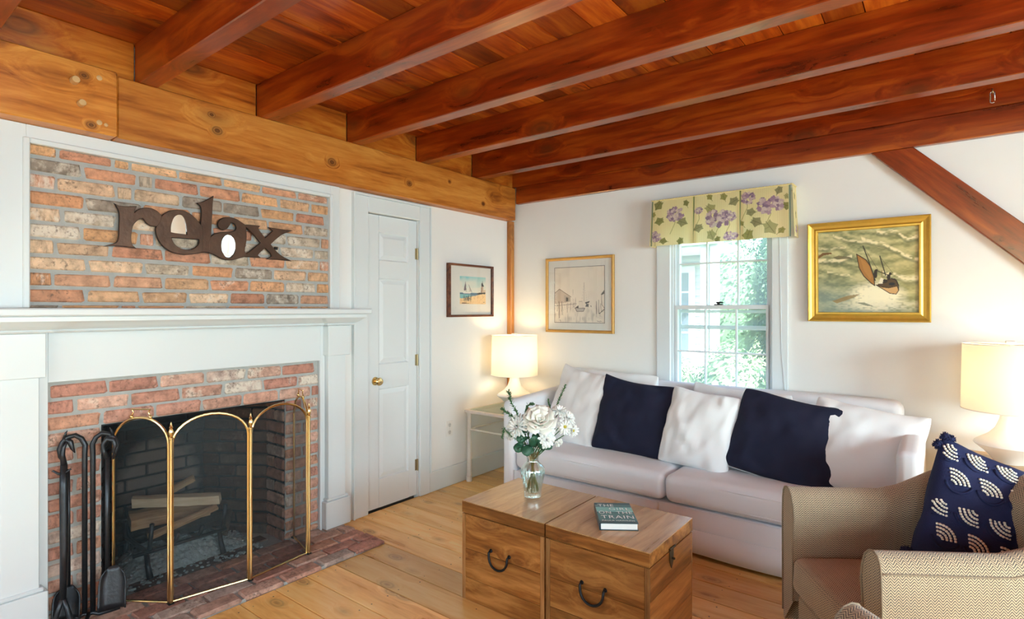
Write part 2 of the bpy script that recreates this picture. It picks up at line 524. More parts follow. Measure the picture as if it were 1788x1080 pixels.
class MB:
    def __init__(self):
        self.v = []
        self.f = []
        self.uv = []

    def add(self, vs, fs):
        k = len(self.v)
        self.v += [tuple(p) for p in vs]
        self.f += [tuple(i + k for i in f) for f in fs]
        return self

    def box(self, x0, x1, y0, y1, z0, z1):
        vs = [(x, y, z) for x in (x0, x1) for y in (y0, y1) for z in (z0, z1)]
        return self.add(vs, [(0, 1, 3, 2), (4, 6, 7, 5), (0, 4, 5, 1), (2, 3, 7, 6), (0, 2, 6, 4), (1, 5, 7, 3)])

    def cbox(self, x0, x1, y0, y1, z0, z1, c=0.003):
        """chamfered box"""
        lo, hi = (x0, y0, z0), (x1, y1, z1)
        vs = []
        idx = {}
        for sx in (0, 1):
            for sy in (0, 1):
                for sz in (0, 1):
                    s = (sx, sy, sz)
                    for ax in range(3):
                        p = []
                        for k in range(3):
                            e = hi[k] if s[k] else lo[k]
                            if k != ax:
                                e += -c if s[k] else c
                            p.append(e)
                        idx[(s, ax)] = len(vs)
                        vs.append(tuple(p))
        fs = []
        for ax in range(3):
            o1, o2 = [(1, 2), (2, 0), (0, 1)][ax]
            for d in (0, 1):
                q = []
                for a, b in ((0, 0), (1, 0), (1, 1), (0, 1)):
                    s = [0, 0, 0]
                    s[ax] = d
                    s[o1] = a
                    s[o2] = b
                    q.append(idx[(tuple(s), ax)])
                fs.append(tuple(q if d else q[::-1]))
        for ax in range(3):
            o1, o2 = [(1, 2), (2, 0), (0, 1)][ax]
            for a in (0, 1):
                for b in (0, 1):
                    s0 = [0, 0, 0]
                    s1 = [0, 0, 0]
                    s0[o1] = s1[o1] = a
                    s0[o2] = s1[o2] = b
                    s1[ax] = 1
                    s0, s1 = tuple(s0), tuple(s1)
                    q = (idx[(s0, o1)], idx[(s1, o1)], idx[(s1, o2)], idx[(s0, o2)])
                    fs.append(q if (a + b) % 2 else q[::-1])
        for s in [(a, b, c_) for a in (0, 1) for b in (0, 1) for c_ in (0, 1)]:
            q = (idx[(s, 0)], idx[(s, 1)], idx[(s, 2)])
            fs.append(q if sum(s) % 2 else q[::-1])
        return self.add(vs, fs)

    def prism(self, pts, axis, a, b):
        """extrude a 2D polygon along an axis; pts are the other two coordinates in cyclic order"""
        n = len(pts)
        def mk(p, w):
            q = [0, 0, 0]
            q[axis] = w
            q[(axis + 1) % 3] = p[0]
            q[(axis + 2) % 3] = p[1]
            return tuple(q)
        vs = [mk(p, a) for p in pts] + [mk(p, b) for p in pts]
        fs = [tuple(range(n))[::-1], tuple(range(n, 2 * n))]
        fs += [(i, (i + 1) % n, n + (i + 1) % n, n + i) for i in range(n)]
        return self.add(vs, fs)

    def tube(self, path, r, n=8, cap=True, flat=1.0):
        path = [Vector(p) for p in path]
        m = len(path)
        rs = r if isinstance(r, (list, tuple)) else [r] * m
        vs, fs = [], []
        up = Vector((0, 0, 1))
        t0 = (path[1] - path[0]).normalized()
        if abs(t0.dot(up)) > 0.95:
            up = Vector((1, 0, 0))
        for i, p in enumerate(path):
            t = (path[min(i + 1, m - 1)] - path[max(i - 1, 0)]).normalized()
            a = t.cross(up)
            if a.length < 1e-4:
                a = t.cross(Vector((0, 1, 0)))
            a.normalize()
            b = t.cross(a).normalized()
            up = -b if b.dot(up) < 0 else b
            b = up
            a = b.cross(t).normalized()
            for k in range(n):
                th = 2 * PI * k / n
                vs.append(p + (a * math.cos(th) + b * math.sin(th) * flat) * rs[i])
        for i in range(m - 1):
            for k in range(n):
                k2 = (k + 1) % n
                fs.append((i * n + k, i * n + k2, (i + 1) * n + k2, (i + 1) * n + k))
        if cap:
            fs.append(tuple(range(n))[::-1])
            fs.append(tuple((m - 1) * n + k for k in range(n)))
        return self.add(vs, fs)

    def lathe(self, prof, c=(0, 0, 0), n=24, rmod=None):
        vs, fs = [], []
        m = len(prof)
        for i, (r, z) in enumerate(prof):
            for k in range(n):
                th = 2 * PI * k / n
                rr = r * (rmod(k, n, z) if rmod else 1.0)
                vs.append((c[0] + rr * math.cos(th), c[1] + rr * math.sin(th), c[2] + z))
        for i in range(m - 1):
            for k in range(n):
                k2 = (k + 1) % n
                fs.append((i * n + k, i * n + k2, (i + 1) * n + k2, (i + 1) * n + k))
        if prof[0][0] > 1e-6:
            fs.append(tuple(range(n))[::-1])
        if prof[-1][0] > 1e-6:
            fs.append(tuple((m - 1) * n + k for k in range(n)))
        return self.add(vs, fs)

    def ball(self, c, r, n=10, m=6, sq=(1, 1, 1)):
        vs, fs = [], []
        for i in range(m + 1):
            ph = PI * i / m
            for k in range(n):
                th = 2 * PI * k / n
                vs.append((c[0] + sq[0] * r * math.sin(ph) * math.cos(th), c[1] + sq[1] * r * math.sin(ph) * math.sin(th), c[2] - sq[2] * r * math.cos(ph)))
        for i in range(m):
            for k in range(n):
                k2 = (k + 1) % n
                fs.append((i * n + k, i * n + k2, (i + 1) * n + k2, (i + 1) * n + k))
        return self.add(vs, fs)

    def move(self, d):
        self.v = [(p[0] + d[0], p[1] + d[1], p[2] + d[2]) for p in self.v]
        return self

    def xf(self, mat):
        self.v = [tuple(mat @ Vector(p)) for p in self.v]
        return self

    def bounds(self):
        a = np.array(self.v)
        return a.min(0), a.max(0)

    def mesh(self, name, mat, smooth=False, origin=(0, 0, 0)):
        me = bpy.data.meshes.new(name)
        o = origin
        me.from_pydata([(p[0] - o[0], p[1] - o[1], p[2] - o[2]) for p in self.v], [], self.f)
        me.materials.append(mat)
        if smooth:
            for p in me.polygons:
                p.use_smooth = True
        me.update()
        if smooth == 'auto':
            me.set_sharp_from_angle(angle=math.radians(42))
        return me

    def build(self, name, mat, parent=None, smooth=False, bevel=0.0, seg=2, local=False, at=None, clean=False, solid=0.0, sub=0):
        """link as ONE mesh object; vertices are world coordinates unless local (then in the parent's frame)"""
        lo, hi = self.bounds()
        if at is None:
            at = ((lo[0] + hi[0]) / 2, (lo[1] + hi[1]) / 2, lo[2])
        me = self.mesh(name, mat, smooth, at)
        if clean:
            bm = bmesh.new()
            bm.from_mesh(me)
            bmesh.ops.remove_doubles(bm, verts=bm.verts, dist=1e-5)
            bmesh.ops.recalc_face_normals(bm, faces=bm.faces)
            bm.to_mesh(me)
            bm.free()
        o = bpy.data.objects.new(name, me)
        COL.objects.link(o)
        loc = Vector(at)
        if parent:
            o.parent = parent
            if local:
                q = parent
            else:
                loc = loc - world_loc(parent)
        o.location = loc
        if solid:
            s = o.modifiers.new('thickness', 'SOLIDIFY')
            s.thickness = solid
            s.offset = 0
        if bevel:
            b = o.modifiers.new('edge', 'BEVEL')
            b.width = bevel
            b.segments = seg
            b.limit_method = 'ANGLE'
            b.angle_limit = math.radians(40)
        if sub:
            s = o.modifiers.new('subdivision', 'SUBSURF')
            s.levels = sub
            s.render_levels = sub
        return o


def inst(name, me, loc, parent=None, rot=(0, 0, 0), scale=(1, 1, 1), color=None):
    o = bpy.data.objects.new(name, me)
    COL.objects.link(o)
    loc = Vector(loc)
    if parent:
        o.parent = parent
        loc = loc - world_loc(parent)
    o.location = loc
    o.rotation_euler = rot
    o.scale = scale
    if color:
        o.color = color
    return o


def box_uv(o, s=1.0):
    me = o.data
    uv = me.uv_layers.new(name='UVMap')
    for p in me.polygons:
        n = p.normal
        a = max(range(3), key=lambda k: abs(n[k]))
        for li in p.loop_indices:
            c = me.vertices[me.loops[li].vertex_index].co
            if a == 0:
                q = (c[1], c[2])
            elif a == 1:
                q = (c[0], c[2])
            else:
                q = (c[0], c[1])
            uv.data[li].uv = (q[0] * s, q[1] * s)


def rbox(h, r, seg=4, inner=6, crown=0.0, wr=0.0, wscale=6.0, seed=0.0, crown_y=0.0):
    """soft rounded cushion box centred on the origin, half sizes h"""
    def line(hh):
        rr = min(r, hh * 0.98)
        a = [-hh + rr * (1 - math.cos(k * PI / 2 / seg)) for k in range(seg)]
        mid = [-(hh - rr) + 2 * (hh - rr) * k / inner for k in range(inner + 1)]
        return a + mid + [-x for x in a[::-1]]
    L = [line(h[k]) for k in range(3)]
    idx, vs, fs = {}, [], []
    def vid(i, j, k):
        key = (i, j, k)
        if key not in idx:
            p = [L[0][i], L[1][j], L[2][k]]
            q = [max(-(h[a] - min(r, h[a] * 0.98)), min(h[a] - min(r, h[a] * 0.98), p[a])) for a in range(3)]
            d = Vector([p[a] - q[a] for a in range(3)])
            if d.length > 1e-9:
                m = Vector([d[a] for a in range(3)])
                p = [q[a] + m.normalized()[a] * r for a in range(3)]
            bx = 1 - min(1, abs(p[0] / h[0])) ** 2
            by = 1 - min(1, abs(p[1] / h[1])) ** 2
            p[2] += crown * bx * by * (1 if p[2] > 0 else -0.3)
            p[1] += crown_y * bx * (1 - min(1, abs(p[2] / h[2])) ** 2) * (1 if p[1] > 0 else -1)
            if wr:
                w = mnoise.noise(Vector((p[0] * wscale + seed, p[1] * wscale, p[2] * wscale * 1.7)))
                w += 0.5 * mnoise.noise(Vector((p[0] * wscale * 2.7 + seed, p[1] * wscale * 2.1, p[2] * wscale * 3 + 5)))
                v = Vector(p)
                p = list(v + v.normalized() * wr * w)
            idx[key] = len(vs)
            vs.append(tuple(p))
        return idx[key]
    n = [len(a) - 1 for a in L]
    for j in range(n[1]):
        for k in range(n[2]):
            fs.append((vid(0, j, k), vid(0, j, k + 1), vid(0, j + 1, k + 1), vid(0, j + 1, k)))
            fs.append((vid(n[0], j, k), vid(n[0], j + 1, k), vid(n[0], j + 1, k + 1), vid(n[0], j, k + 1)))
    for i in range(n[0]):
        for k in range(n[2]):
            fs.append((vid(i, 0, k), vid(i + 1, 0, k), vid(i + 1, 0, k + 1), vid(i, 0, k + 1)))
            fs.append((vid(i, n[1], k), vid(i, n[1], k + 1), vid(i + 1, n[1], k + 1), vid(i + 1, n[1], k)))
    for i in range(n[0]):
        for j in range(n[1]):
            fs.append((vid(i, j, 0), vid(i, j + 1, 0), vid(i + 1, j + 1, 0), vid(i + 1, j, 0)))
            fs.append((vid(i, j, n[2]), vid(i + 1, j, n[2]), vid(i + 1, j + 1, n[2]), vid(i, j + 1, n[2])))
    return MB().add(vs, fs)


def arc(c, r, a0, a1, n, plane='xz'):
    o = []
    for k in range(n + 1):
        a = math.radians(a0 + (a1 - a0) * k / n)
        p, q = r * math.cos(a), r * math.sin(a)
        o.append({'xz': (c[0] + p, c[1], c[2] + q), 'yz': (c[0], c[1] + p, c[2] + q), 'xy': (c[0] + p, c[1] + q, c[2])}[plane])
    return o
# ================================================================== THE ROOM
XL, XR, YB, YF = -3.05, 3.20, 3.915, -2.60      # left wall, right wall, back wall, front (behind the camera)
ZB = 2.615                                      # underside of the ceiling boards

# ------------------------------------------------------------------ floor
floor = MB().box(XL - 0.75, XR + 0.1, YF - 0.1, YB + 0.1, -0.12, -0.022).build('floor', M['dark_slot'])
tag(floor, kind='structure')
plank_me = MB().cbox(-0.5, 0.5, -0.0845, 0.0845, -0.022, 0.0, 0.0013).mesh('plank', M['floor'])
PW = 0.171
rng = random.Random(3)
plank_rows = []
k = 0
y = 3.841 - PW / 2
MB().cbox(XL + 0.003, XR, 3.8425, 3.9135, -0.022, 0.0, 0.0012).build('plank', M['floor'], floor)
while y > YF:
    x = XL
    ends = []
    cuts = sorted(rng.sample([-1.9, -1.25, -0.7, -0.15, 0.4, 0.95, 1.5], 1 if k % 3 else 2))
    xs = [XL + 0.002] + cuts + [XR]
    for a, b in zip(xs[:-1], xs[1:]):
        a0 = a
        if y + PW / 2 > 0.03 and y < 2.125 and a == xs[0]:
            a0 = max(a, -2.588)                  # planks stop at the brick hearth
        wdt = b - a0 - 0.0018
        ln = plank_me
        bm_ = MB().cbox(-wdt / 2, wdt / 2, -PW / 2 + 0.0022, PW / 2 - 0.0022, -0.022, 0.0, 0.0014)
        o = inst('plank', bm_.mesh('plank', M['floor']), ((a0 + b) / 2, y, 0.0), floor)
        plank_rows.append((a0, b, y))
    y -= PW
    k += 1
nl = MB()
for a, b, y in plank_rows:
    if y < 0.9:
        continue
    for xx in np.arange(math.ceil(a / 0.42) * 0.42, b, 0.42):
        for dy in (-0.055, 0.05):
            px, py = xx + rng.uniform(-0.02, 0.02), y + dy + rng.uniform(-0.01, 0.01)
            r = rng.uniform(0.0028, 0.0042)
            nl.add([(px + r * math.cos(q * PI / 3), py + r * math.sin(q * PI / 3), 0.0006) for q in range(6)], [tuple(range(6))])
o = nl.build('nail_head', M['dark_slot'], floor)
tag(o, kind='stuff')

# ------------------------------------------------------------------ walls
def wall_with_holes(name, axis, w0, w1, a0, a1, z0, z1, holes, mat):
    """axis 0: wall plane normal to x between w0 and w1, spanning y a0..a1; axis 1 the same along x"""
    mb = MB()
    def bx(p, q, r, s):
        if q - p < 1e-4 or s - r < 1e-4:
            return
        if axis == 0:
            mb.box(w0, w1, p, q, r, s)
        else:
            mb.box(p, q, w0, w1, r, s)
    cur = a0
    for (h0, h1, hz0, hz1) in sorted(holes):
        bx(cur, h0, z0, z1)
        bx(h0, h1, z0, hz0)
        bx(h0, h1, hz1, z1)
        cur = h1
    bx(cur, a1, z0, z1)
    o = mb.build(name, mat)
    return tag(o, kind='structure')

Z0, Z1 = -0.022, 2.80
wall_with_holes('wall_left', 0, XL - 0.12, XL, YF, YB + 0.12, Z0, Z1, [(0.66, 1.995, -0.022, 1.062), (2.36, 2.815, -0.022, 2.022)], M['wall'])
WX0, WX1, WZ0, WZ1 = -1.572, -0.872, 0.745, 2.03
wall_with_holes('wall_back', 1, YB, YB + 0.13, XL, XR, Z0, Z1, [(WX0, WX1, WZ0, WZ1), (1.90, 2.60, WZ0, WZ1)], M['wall'])
wall_with_holes('wall_right', 0, XR, XR + 0.12, YF, YB + 0.12, Z0, Z1, [(-1.35, 0.15, 0.75, 2.05), (0.95, 2.45, 0.75, 2.05)], M['wall'])
wall_with_holes('wall_front', 1, YF - 0.12, YF, XL - 0.12, XR + 0.12, Z0, Z1, [(-2.2, -0.9, 0.75, 2.05), (0.2, 1.5, 0.75, 2.05)], M['wall'])

# unseen windows of the side and front walls: frame, cross bars, glass
def plain_window(name, axis, w, a0, a1, z0, z1):
    e = empty(name, (0, 0, 0))
    tag(e, kind='structure')
    fr = MB()
    th = 0.045
    def bx(m, p, q, r, s, d=0.03):
        if axis == 0:
            m.box(w - d, w + d, p, q, r, s)
        else:
            m.box(p, q, w - d, w + d, r, s)
    for (p, q, r, s) in ((a0, a1, z0, z0 + th), (a0, a1, z1 - th, z1), (a0, a0 + th, z0 + th, z1 - th), (a1 - th, a1, z0 + th, z1 - th)):
        bx(fr, p, q, r, s)
    fr.build('window_frame', M['white'], e)
    mu = MB()
    n = max(2, round((a1 - a0) / 0.28))
    for k in range(1, n):
        c = a0 + (a1 - a0) * k / n
        bx(mu, c - 0.009, c + 0.009, z0 + th, z1 - th, 0.012)
    for k in (1, 2, 3):
        c = z0 + (z1 - z0) * k / 4
        bx(mu, a0 + th, a1 - th, c - (0.022 if k == 2 else 0.009), c + (0.022 if k == 2 else 0.009), 0.0125)
    mu.build('muntin', M['white'], e)
    pn = MB()
    bx(pn, a0 + th, a1 - th, z0 + th, z1 - th, 0.001)
    pn.build('pane', M['pane'], e)
    return e

plain_window('window_2', 1, YB + 0.06, 1.90, 2.60, WZ0, WZ1)
plain_window('window_3', 0, XR + 0.05, -1.35, 0.15, 0.75, 2.05)
plain_window('window_4', 0, XR + 0.05, 0.95, 2.45, 0.75, 2.05)
plain_window('window_5', 1, YF - 0.05, -2.2, -0.9, 0.75, 2.05)
plain_window('window_6', 1, YF - 0.05, 0.2, 1.5, 0.75, 2.05)

# ------------------------------------------------------------------ ceiling: boards, joists, blocking
ceil = MB().box(XL - 0.12, XR + 0.12, YF - 0.12, YB + 0.13, ZB + 0.03, ZB + 0.19).build('ceiling', M['dark_slot'])
tag(ceil, kind='structure')
BWD = 0.166
x = XL + 0.02
k = 0
while x < XR:
    w = BWD * rng.choice([1.0, 1.0, 0.9, 1.1])
    cut = rng.choice([0.45, 1.03, 1.62, 2.21])
    for a, b in ((YF, cut), (cut, YB)):
        dz = rng.uniform(0, 0.004)
        o = MB().cbox(x + 0.0015, x + w - 0.0015, a + 0.001, b - 0.001, ZB - dz, ZB + 0.03, 0.002).build('ceiling_board', M['ceil_board'], ceil)
    x += w
    k += 1
JY = [0.40 + 0.588 * k for k in range(-5, 0)] + [0.40, 0.985, 1.571, 2.160, 2.748, 3.350]
for yj in JY:
    MB().cbox(XL + 0.05, XR - 0.001, yj, yj + 0.082, 2.422, ZB - 0.001, 0.004).build('joist', M['beam_x'], ceil)
edges = [YF] + [v for yj in JY for v in (yj, yj + 0.082)] + [3.886]
for a, b in zip(edges[0::2], edges[1::2]):
    if b > 0.0:
        MB().cbox(XL + 0.001, XL + 0.052, a + 0.002, b - 0.002, 2.427, ZB - 0.002, 0.003).build('blocking_board', M['beam_y'], ceil)
MB().cbox(XL + 0.001, XR - 0.001, 3.885, 3.914, 2.438, ZB - 0.002, 0.003).build('rim_joist', M['beam_x'], ceil)

# ------------------------------------------------------------------ timber frame: girt, back beam, post, brace
girt = empty('trim_1', (XL, 0.9, 2.148))
tag(girt, kind='structure')
MB().cbox(XL, XL + 0.098, 0.902, 3.868, 2.146, 2.424, 0.005).build('girt_beam', M['girt'], girt)
MB().cbox(XL, XL + 0.112, YF + 0.01, 0.898, 2.146, 2.436, 0.005).build('girt_beam', M['girt'], girt)
for (py, pz, r, d) in ((0.738, 2.345, 0.016, 0.035), (0.762, 2.255, 0.015, 0.030), (0.829, 2.388, 0.011, 0.003), (0.829, 2.192, 0.011, 0.003), (0.854, 2.188, 0.008, 0.003)):
    m = MB()
    m.tube([(XL + 0.10, py, pz), (XL + 0.112 + d * 0.7, py, pz), (XL + 0.112 + d, py, pz)], [r, r, r * 0.85], 12)
    m.build('peg', M['peg'], girt, smooth='auto')
o = MB().cbox(XL + 0.099, XR - 0.002, 3.868, 3.9145, 2.288, 2.436, 0.005).build('trim_2', M['beam_x'])
tag(o, kind='structure')
o = MB().cbox(XL + 0.0005, XL + 0.049, 3.868, 3.9145, 0.001, 2.145, 0.004).build('trim_3', M['beam_z'])
tag(o, kind='structure')
# diagonal brace against the back wall, from the beam down to the right
bl = (-0.336, 2.287)
dirv = Vector((0.665, 0, -0.683)).normalized()
L_ = 1.75
nrm = Vector((dirv.z, 0, -dirv.x)) * -1
m = MB()
w_ = 0.145
yy = (3.872, 3.9145)
p0 = Vector((bl[0], 0, bl[1]))
tip = p0 + Vector((w_ / abs(dirv.z), 0, 0))
q0 = p0 + dirv * L_
q1 = tip + dirv * (L_ - w_ * dirv.x / abs(dirv.z))
me_len = L_
vs = []
for yv in yy:
    for p in (p0, tip, q1, q0):
        vs.append((p.x, yv, p.z))
m.add(vs, [(0, 1, 2, 3), (7, 6, 5, 4), (0, 4, 5, 1), (1, 5, 6, 2), (2, 6, 7, 3), (3, 7, 4, 0)])
# keep the grain along the brace: rotate the mesh so its local x is the brace axis
ang = math.atan2(-dirv.z, dirv.x)
at = Vector((p0.x, 3.89, p0.z))
rot = Matrix.Rotation(ang, 4, 'Y')
mm = MB().add([tuple(rot.inverted() @ (Vector(v) - at)) for v in vs], m.f)
o = mm.build('trim_4', M['beam_x'], at=(0, 0, 0), bevel=0.004, seg=1)
o.location = at
o.rotation_euler = (0, ang, 0)
tag(o, kind='structure')
# sill post that carries the foot of the brace (outside the frame to the right)
o = MB().cbox(0.86, 1.0, 3.866, 3.9145, 0.001, 2.286, 0.005).build('trim_5', M['beam_z'])
tag(o, kind='structure')

# ------------------------------------------------------------------ baseboards
o = MB().cbox(XL + 0.0005, XL + 0.016, 2.9185, 3.866, 0.0005, 0.150, 0.003).build('baseboard_left', M['white'])
tag(o, kind='structure')
o = MB().cbox(XL + 0.05, 0.858, 3.899, 3.9145, 0.0005, 0.150, 0.003).build('baseboard_back', M['white'])
tag(o, kind='structure')

# ------------------------------------------------------------------ closet door
door = empty('door_1', (XL, 2.59, 0.0))
tag(door, kind='structure')
dc = MB()
for (a, b, z0, z1, xx) in ((2.245, 2.353, 0.001, 2.124, -3.028), (2.817, 2.9165, 0.001, 2.124, -3.028), (2.353, 2.817, 2.022, 2.124, -3.0285)):
    dc.cbox(XL + 0.0003, xx, a, b, z0, z1, 0.004)
dc.build('casing', M['white'], door)
cb = MB()   # back band around the casing
cb.cbox(XL + 0.0004, -3.020, 2.232, 2.2445, 0.001, 2.135, 0.002).cbox(XL + 0.0004, -3.020, 2.917, 2.9278, 0.151, 2.135, 0.002).cbox(XL + 0.0004, -3.0205, 2.2446, 2.9169, 2.1245, 2.135, 0.002)
cb.build('back_band', M['white'], door)
DX = -3.060
slab = MB()
pan = [(2.464, 2.731, 1.705, 1.902), (2.464, 2.731, 0.992, 1.584), (2.464, 2.731, 0.205, 0.826)]
# stiles and rails
slab.cbox(DX - 0.035, DX, 2.366, 2.464, 0.012, 2.016, 0.002).cbox(DX - 0.035, DX, 2.731, 2.827 - 0.016, 0.012, 2.016, 0.002)
zc = [0.012] + [v for p in pan[::-1] for v in (p[2], p[3])] + [2.016]
for a, b in zip(zc[0::2], zc[1::2]):
    slab.box(DX - 0.035, DX - 0.0002, 2.4645, 2.7305, a, b)
slab.build('door_leaf', M['door'], door)
for (a, b, z0, z1) in pan:
    m = MB()
    rings = [(0.0, DX - 0.001), (0.008, DX - 0.011), (0.012, DX - 0.011), (0.040, DX - 0.003), (0.046, DX - 0.003)]
    vs, fs = [], []
    for d, xx in rings:
        vs += [(xx, a + d, z0 + d), (xx, b - d, z0 + d), (xx, b - d, z1 - d), (xx, a + d, z1 - d)]
    for k in range(len(rings) - 1):
        for q in range(4):
            q2 = (q + 1) % 4
            fs.append((k * 4 + q, k * 4 + q2, k * 4 + 4 + q2, k * 4 + 4 + q))
    e = len(rings) * 4 - 4
    fs.append((e, e + 1, e + 2, e + 3))
    m.add(vs, fs).build('raised_panel', M['door'], door)
MB().box(DX - 0.05, DX - 0.036, 2.353, 2.817, -0.0215, 2.022).build('door_backing', M['dark_slot'], door)
kn = MB().tube([(DX - 0.0005, 2.434, 0.882), (DX + 0.006, 2.434, 0.882)], [0.030, 0.026], 20)
kn.tube([(DX + 0.006, 2.434, 0.882), (DX + 0.028, 2.434, 0.882), (DX + 0.034, 2.434, 0.882), (DX + 0.046, 2.434, 0.882), (DX + 0.056, 2.434, 0.882), (DX + 0.060, 2.434, 0.882)], [0.010, 0.011, 0.024, 0.028, 0.022, 0.008], 20)
tag(kn.build('door_knob', M['brass'], door, smooth='auto'), 'polished brass door knob')
for hz in (1.777, 1.000, 0.232):
    h = MB().tube([(DX + 0.007, 2.8135, hz - 0.042), (DX + 0.007, 2.8135, hz + 0.042)], 0.006, 10)
    h.box(DX, DX + 0.004, 2.795, 2.8125, hz - 0.04, hz + 0.04)
    h.build('hinge', M['old_brass'], door, smooth='auto')

# ------------------------------------------------------------------ window above the sofa
win = empty('window_1', (-1.22, YB, WZ0))
tag(win, kind='structure')
cs = MB()
cs.cbox(-1.668, WX0 + 0.008, YB - 0.020, YB - 0.0004, 0.70, 2.13, 0.003)
cs.cbox(WX1 - 0.008, -0.784, YB - 0.020, YB - 0.0004, 0.70, 2.13, 0.003)
cs.cbox(WX0 + 0.0085, WX1 - 0.0085, YB - 0.0195, YB - 0.0004, 2.03, 2.13, 0.003)
cs.build('casing', M['white'], win)
MB().cbox(-1.70, -0.75, YB - 0.06, YB + 0.06, 0.715, 0.744, 0.004).build('sill', M['white'], win)
jb = MB()
jb.box(WX0, WX0 + 0.022, YB + 0.0005, YB + 0.128, WZ0, WZ1).box(WX1 - 0.022, WX1, YB + 0.0005, YB + 0.128, WZ0, WZ1)
jb.box(WX0 + 0.0221, WX1 - 0.0221, YB + 0.0005, YB + 0.128, WZ1 - 0.02, WZ1)
jb.box(WX0 + 0.0222, WX0 + 0.036, YB + 0.012, YB + 0.022, WZ0, WZ1 - 0.0201).box(WX1 - 0.036, WX1 - 0.0222, YB + 0.012, YB + 0.022, WZ0, WZ1 - 0.0201)
jb.build('jamb', M['white'], win)

def sash(name, x0, x1, z0, z1, yc, rails, cols, rows):
    s = MB()
    st, top, bot = rails
    d = 0.015
    s.box(x0, x0 + st, yc - d, yc + d, z0, z1).box(x1 - st, x1, yc - d, yc + d, z0, z1)
    s.box(x0 + st, x1 - st, yc - d + 0.0002, yc + d, z0, z0 + bot).box(x0 + st, x1 - st, yc - d + 0.0002, yc + d, z1 - top, z1)
    so = s.build(name, M['white'], win)
    for xc in cols:
        MB().cbox(xc - 0.006, xc + 0.006, yc - 0.012, yc + 0.012, z0 + bot, z1 - top, 0.002).build('muntin', M['white'], so)
    for zc_ in rows:
        MB().cbox(x0 + st, x1 - st, yc - 0.011, yc + 0.0115, zc_ - 0.006, zc_ + 0.006, 0.002).build('muntin', M['white'], so)
    xs_ = [x0 + st] + list(cols) + [x1 - st]
    zs_ = [z0 + bot] + list(rows) + [z1 - top]
    for a, b in zip(xs_[:-1], xs_[1:]):
        for c, e in zip(zs_[:-1], zs_[1:]):
            MB().box(a, b, yc - 0.001, yc + 0.001, c, e).build('pane', M['hazy_pane'], so)
    return so

us = sash('upper_sash', WX0 + 0.0225, WX1 - 0.0225, 1.375, 2.01, 3.975, (0.03, 0.04, 0.026), (-1.322, -1.110), (1.699,))
lsh = sash('lower_sash', WX0 + 0.0225, WX1 - 0.0225, 0.746, 1.400, 3.942, (0.028, 0.028, 0.05), (-1.323, -1.113), (1.071,))
lk = MB().cbox(-1.265, -1.205, 3.934, 3.956, 1.4005, 1.408, 0.002).tube([(-1.235, 3.945, 1.408), (-1.235, 3.945, 1.416)], 0.010, 10)
lk.tube([(-1.250, 3.940, 1.418), (-1.225, 3.938, 1.420), (-1.200, 3.932, 1.418)], [0.005, 0.006, 0.004], 8)
lk.build('sash_lock', M['blackiron'], win, smooth='auto')
storm = MB()
for (a, b, c, e) in ((WX0 + 0.023, WX0 + 0.045, WZ0, 2.01), (WX1 - 0.045, WX1 - 0.023, WZ0, 2.01), (WX0 + 0.045, WX1 - 0.045, 1.352, 1.366), (WX0 + 0.045, WX1 - 0.045, 1.236, 1.258), (WX0 + 0.045, WX1 - 0.045, WZ0, 0.77)):
    storm.box(a, b, 4.012, 4.022, c, e)
storm.build('storm_frame', M['ext_white'], win)
st2 = MB()
for (a, b, c, e) in ((WX0 + 0.046, WX1 - 0.046, 1.345, 1.3515), (WX0 + 0.046, WX1 - 0.046, 1.229, 1.2355)):
    st2.box(a, b, 4.010, 4.021, c, e)
st2.build('storm_gasket', M['steel'], win)
cord = MB().tube([(-0.835, YB - 0.023, 1.95), (-0.82, YB - 0.024, 1.1), (-0.79, YB - 0.024, 0.74)], 0.0018, 6)
cord.build('blind_cord', M['white'], win)
# ================================================================== FIREPLACE
fp = empty('fireplace', (XL, 1.33, 0.0))
tag(fp, 'brick fireplace with white painted mantelpiece and exposed brick panel above', 'fireplace')
FX = -3.028
# --- white woodwork
sur = empty('mantel_surround', (0, 0, 0), parent=fp)
om = MB()
om.box(XL + 0.0002, FX, -0.2, 0.600, 1.376, 2.145).box(XL + 0.0002, FX, 2.066, 2.128, 1.376, 2.145).box(XL + 0.0002, FX - 0.0002, 0.600, 2.066, 2.079, 2.145)
om.box(XL + 0.0002, FX, -0.2, 0.48, 0.001, 1.34)
om.build('overmantel_board', M['white'], fp, bevel=0.002, seg=1)
bd = MB()
for (a, b, z0, z1) in ((0.588, 0.611, 1.376, 2.090), (2.0545, 2.0775, 1.376, 2.090), (0.6112, 2.0543, 2.067, 2.090)):
    bd.cbox(XL + 0.001, FX + 0.010, a, b, z0, z1, 0.004)
bd.build('panel_moulding', M['white'], fp)
fb = MB()
fb.box(XL - 0.001, FX, 0.640, 0.6715, 0.001, 1.272).box(XL - 0.001, FX, 1.9885, 2.022, 0.001, 1.272).box(XL - 0.001, FX + 0.0005, 0.6716, 1.9884, 1.057, 1.272)
fb.build('frieze_board', M['white'], fp, bevel=0.002, seg=1)
for s in (-1, 1):
    c = 1.33 + s * 0.7565
    m = MB().cbox(XL + 0.0003, -2.995, c - 0.0625, c + 0.0625, 0.20, 1.090, 0.003)
    m.build('pilaster', M['white'], fp)
    m = MB().cbox(XL + 0.0003, -2.978, c - 0.089, c + 0.089, 0.021, 0.188, 0.004).cbox(XL + 0.0003, -2.984, c - 0.078, c + 0.078, 0.1885, 0.206, 0.006)
    m.build('plinth', M['white'], fp)
    m = MB().cbox(XL + 0.0003, -2.968, c - 0.079, c + 0.079, 1.086, 1.2715, 0.003)
    m.build('capital_block', M['white'], fp)

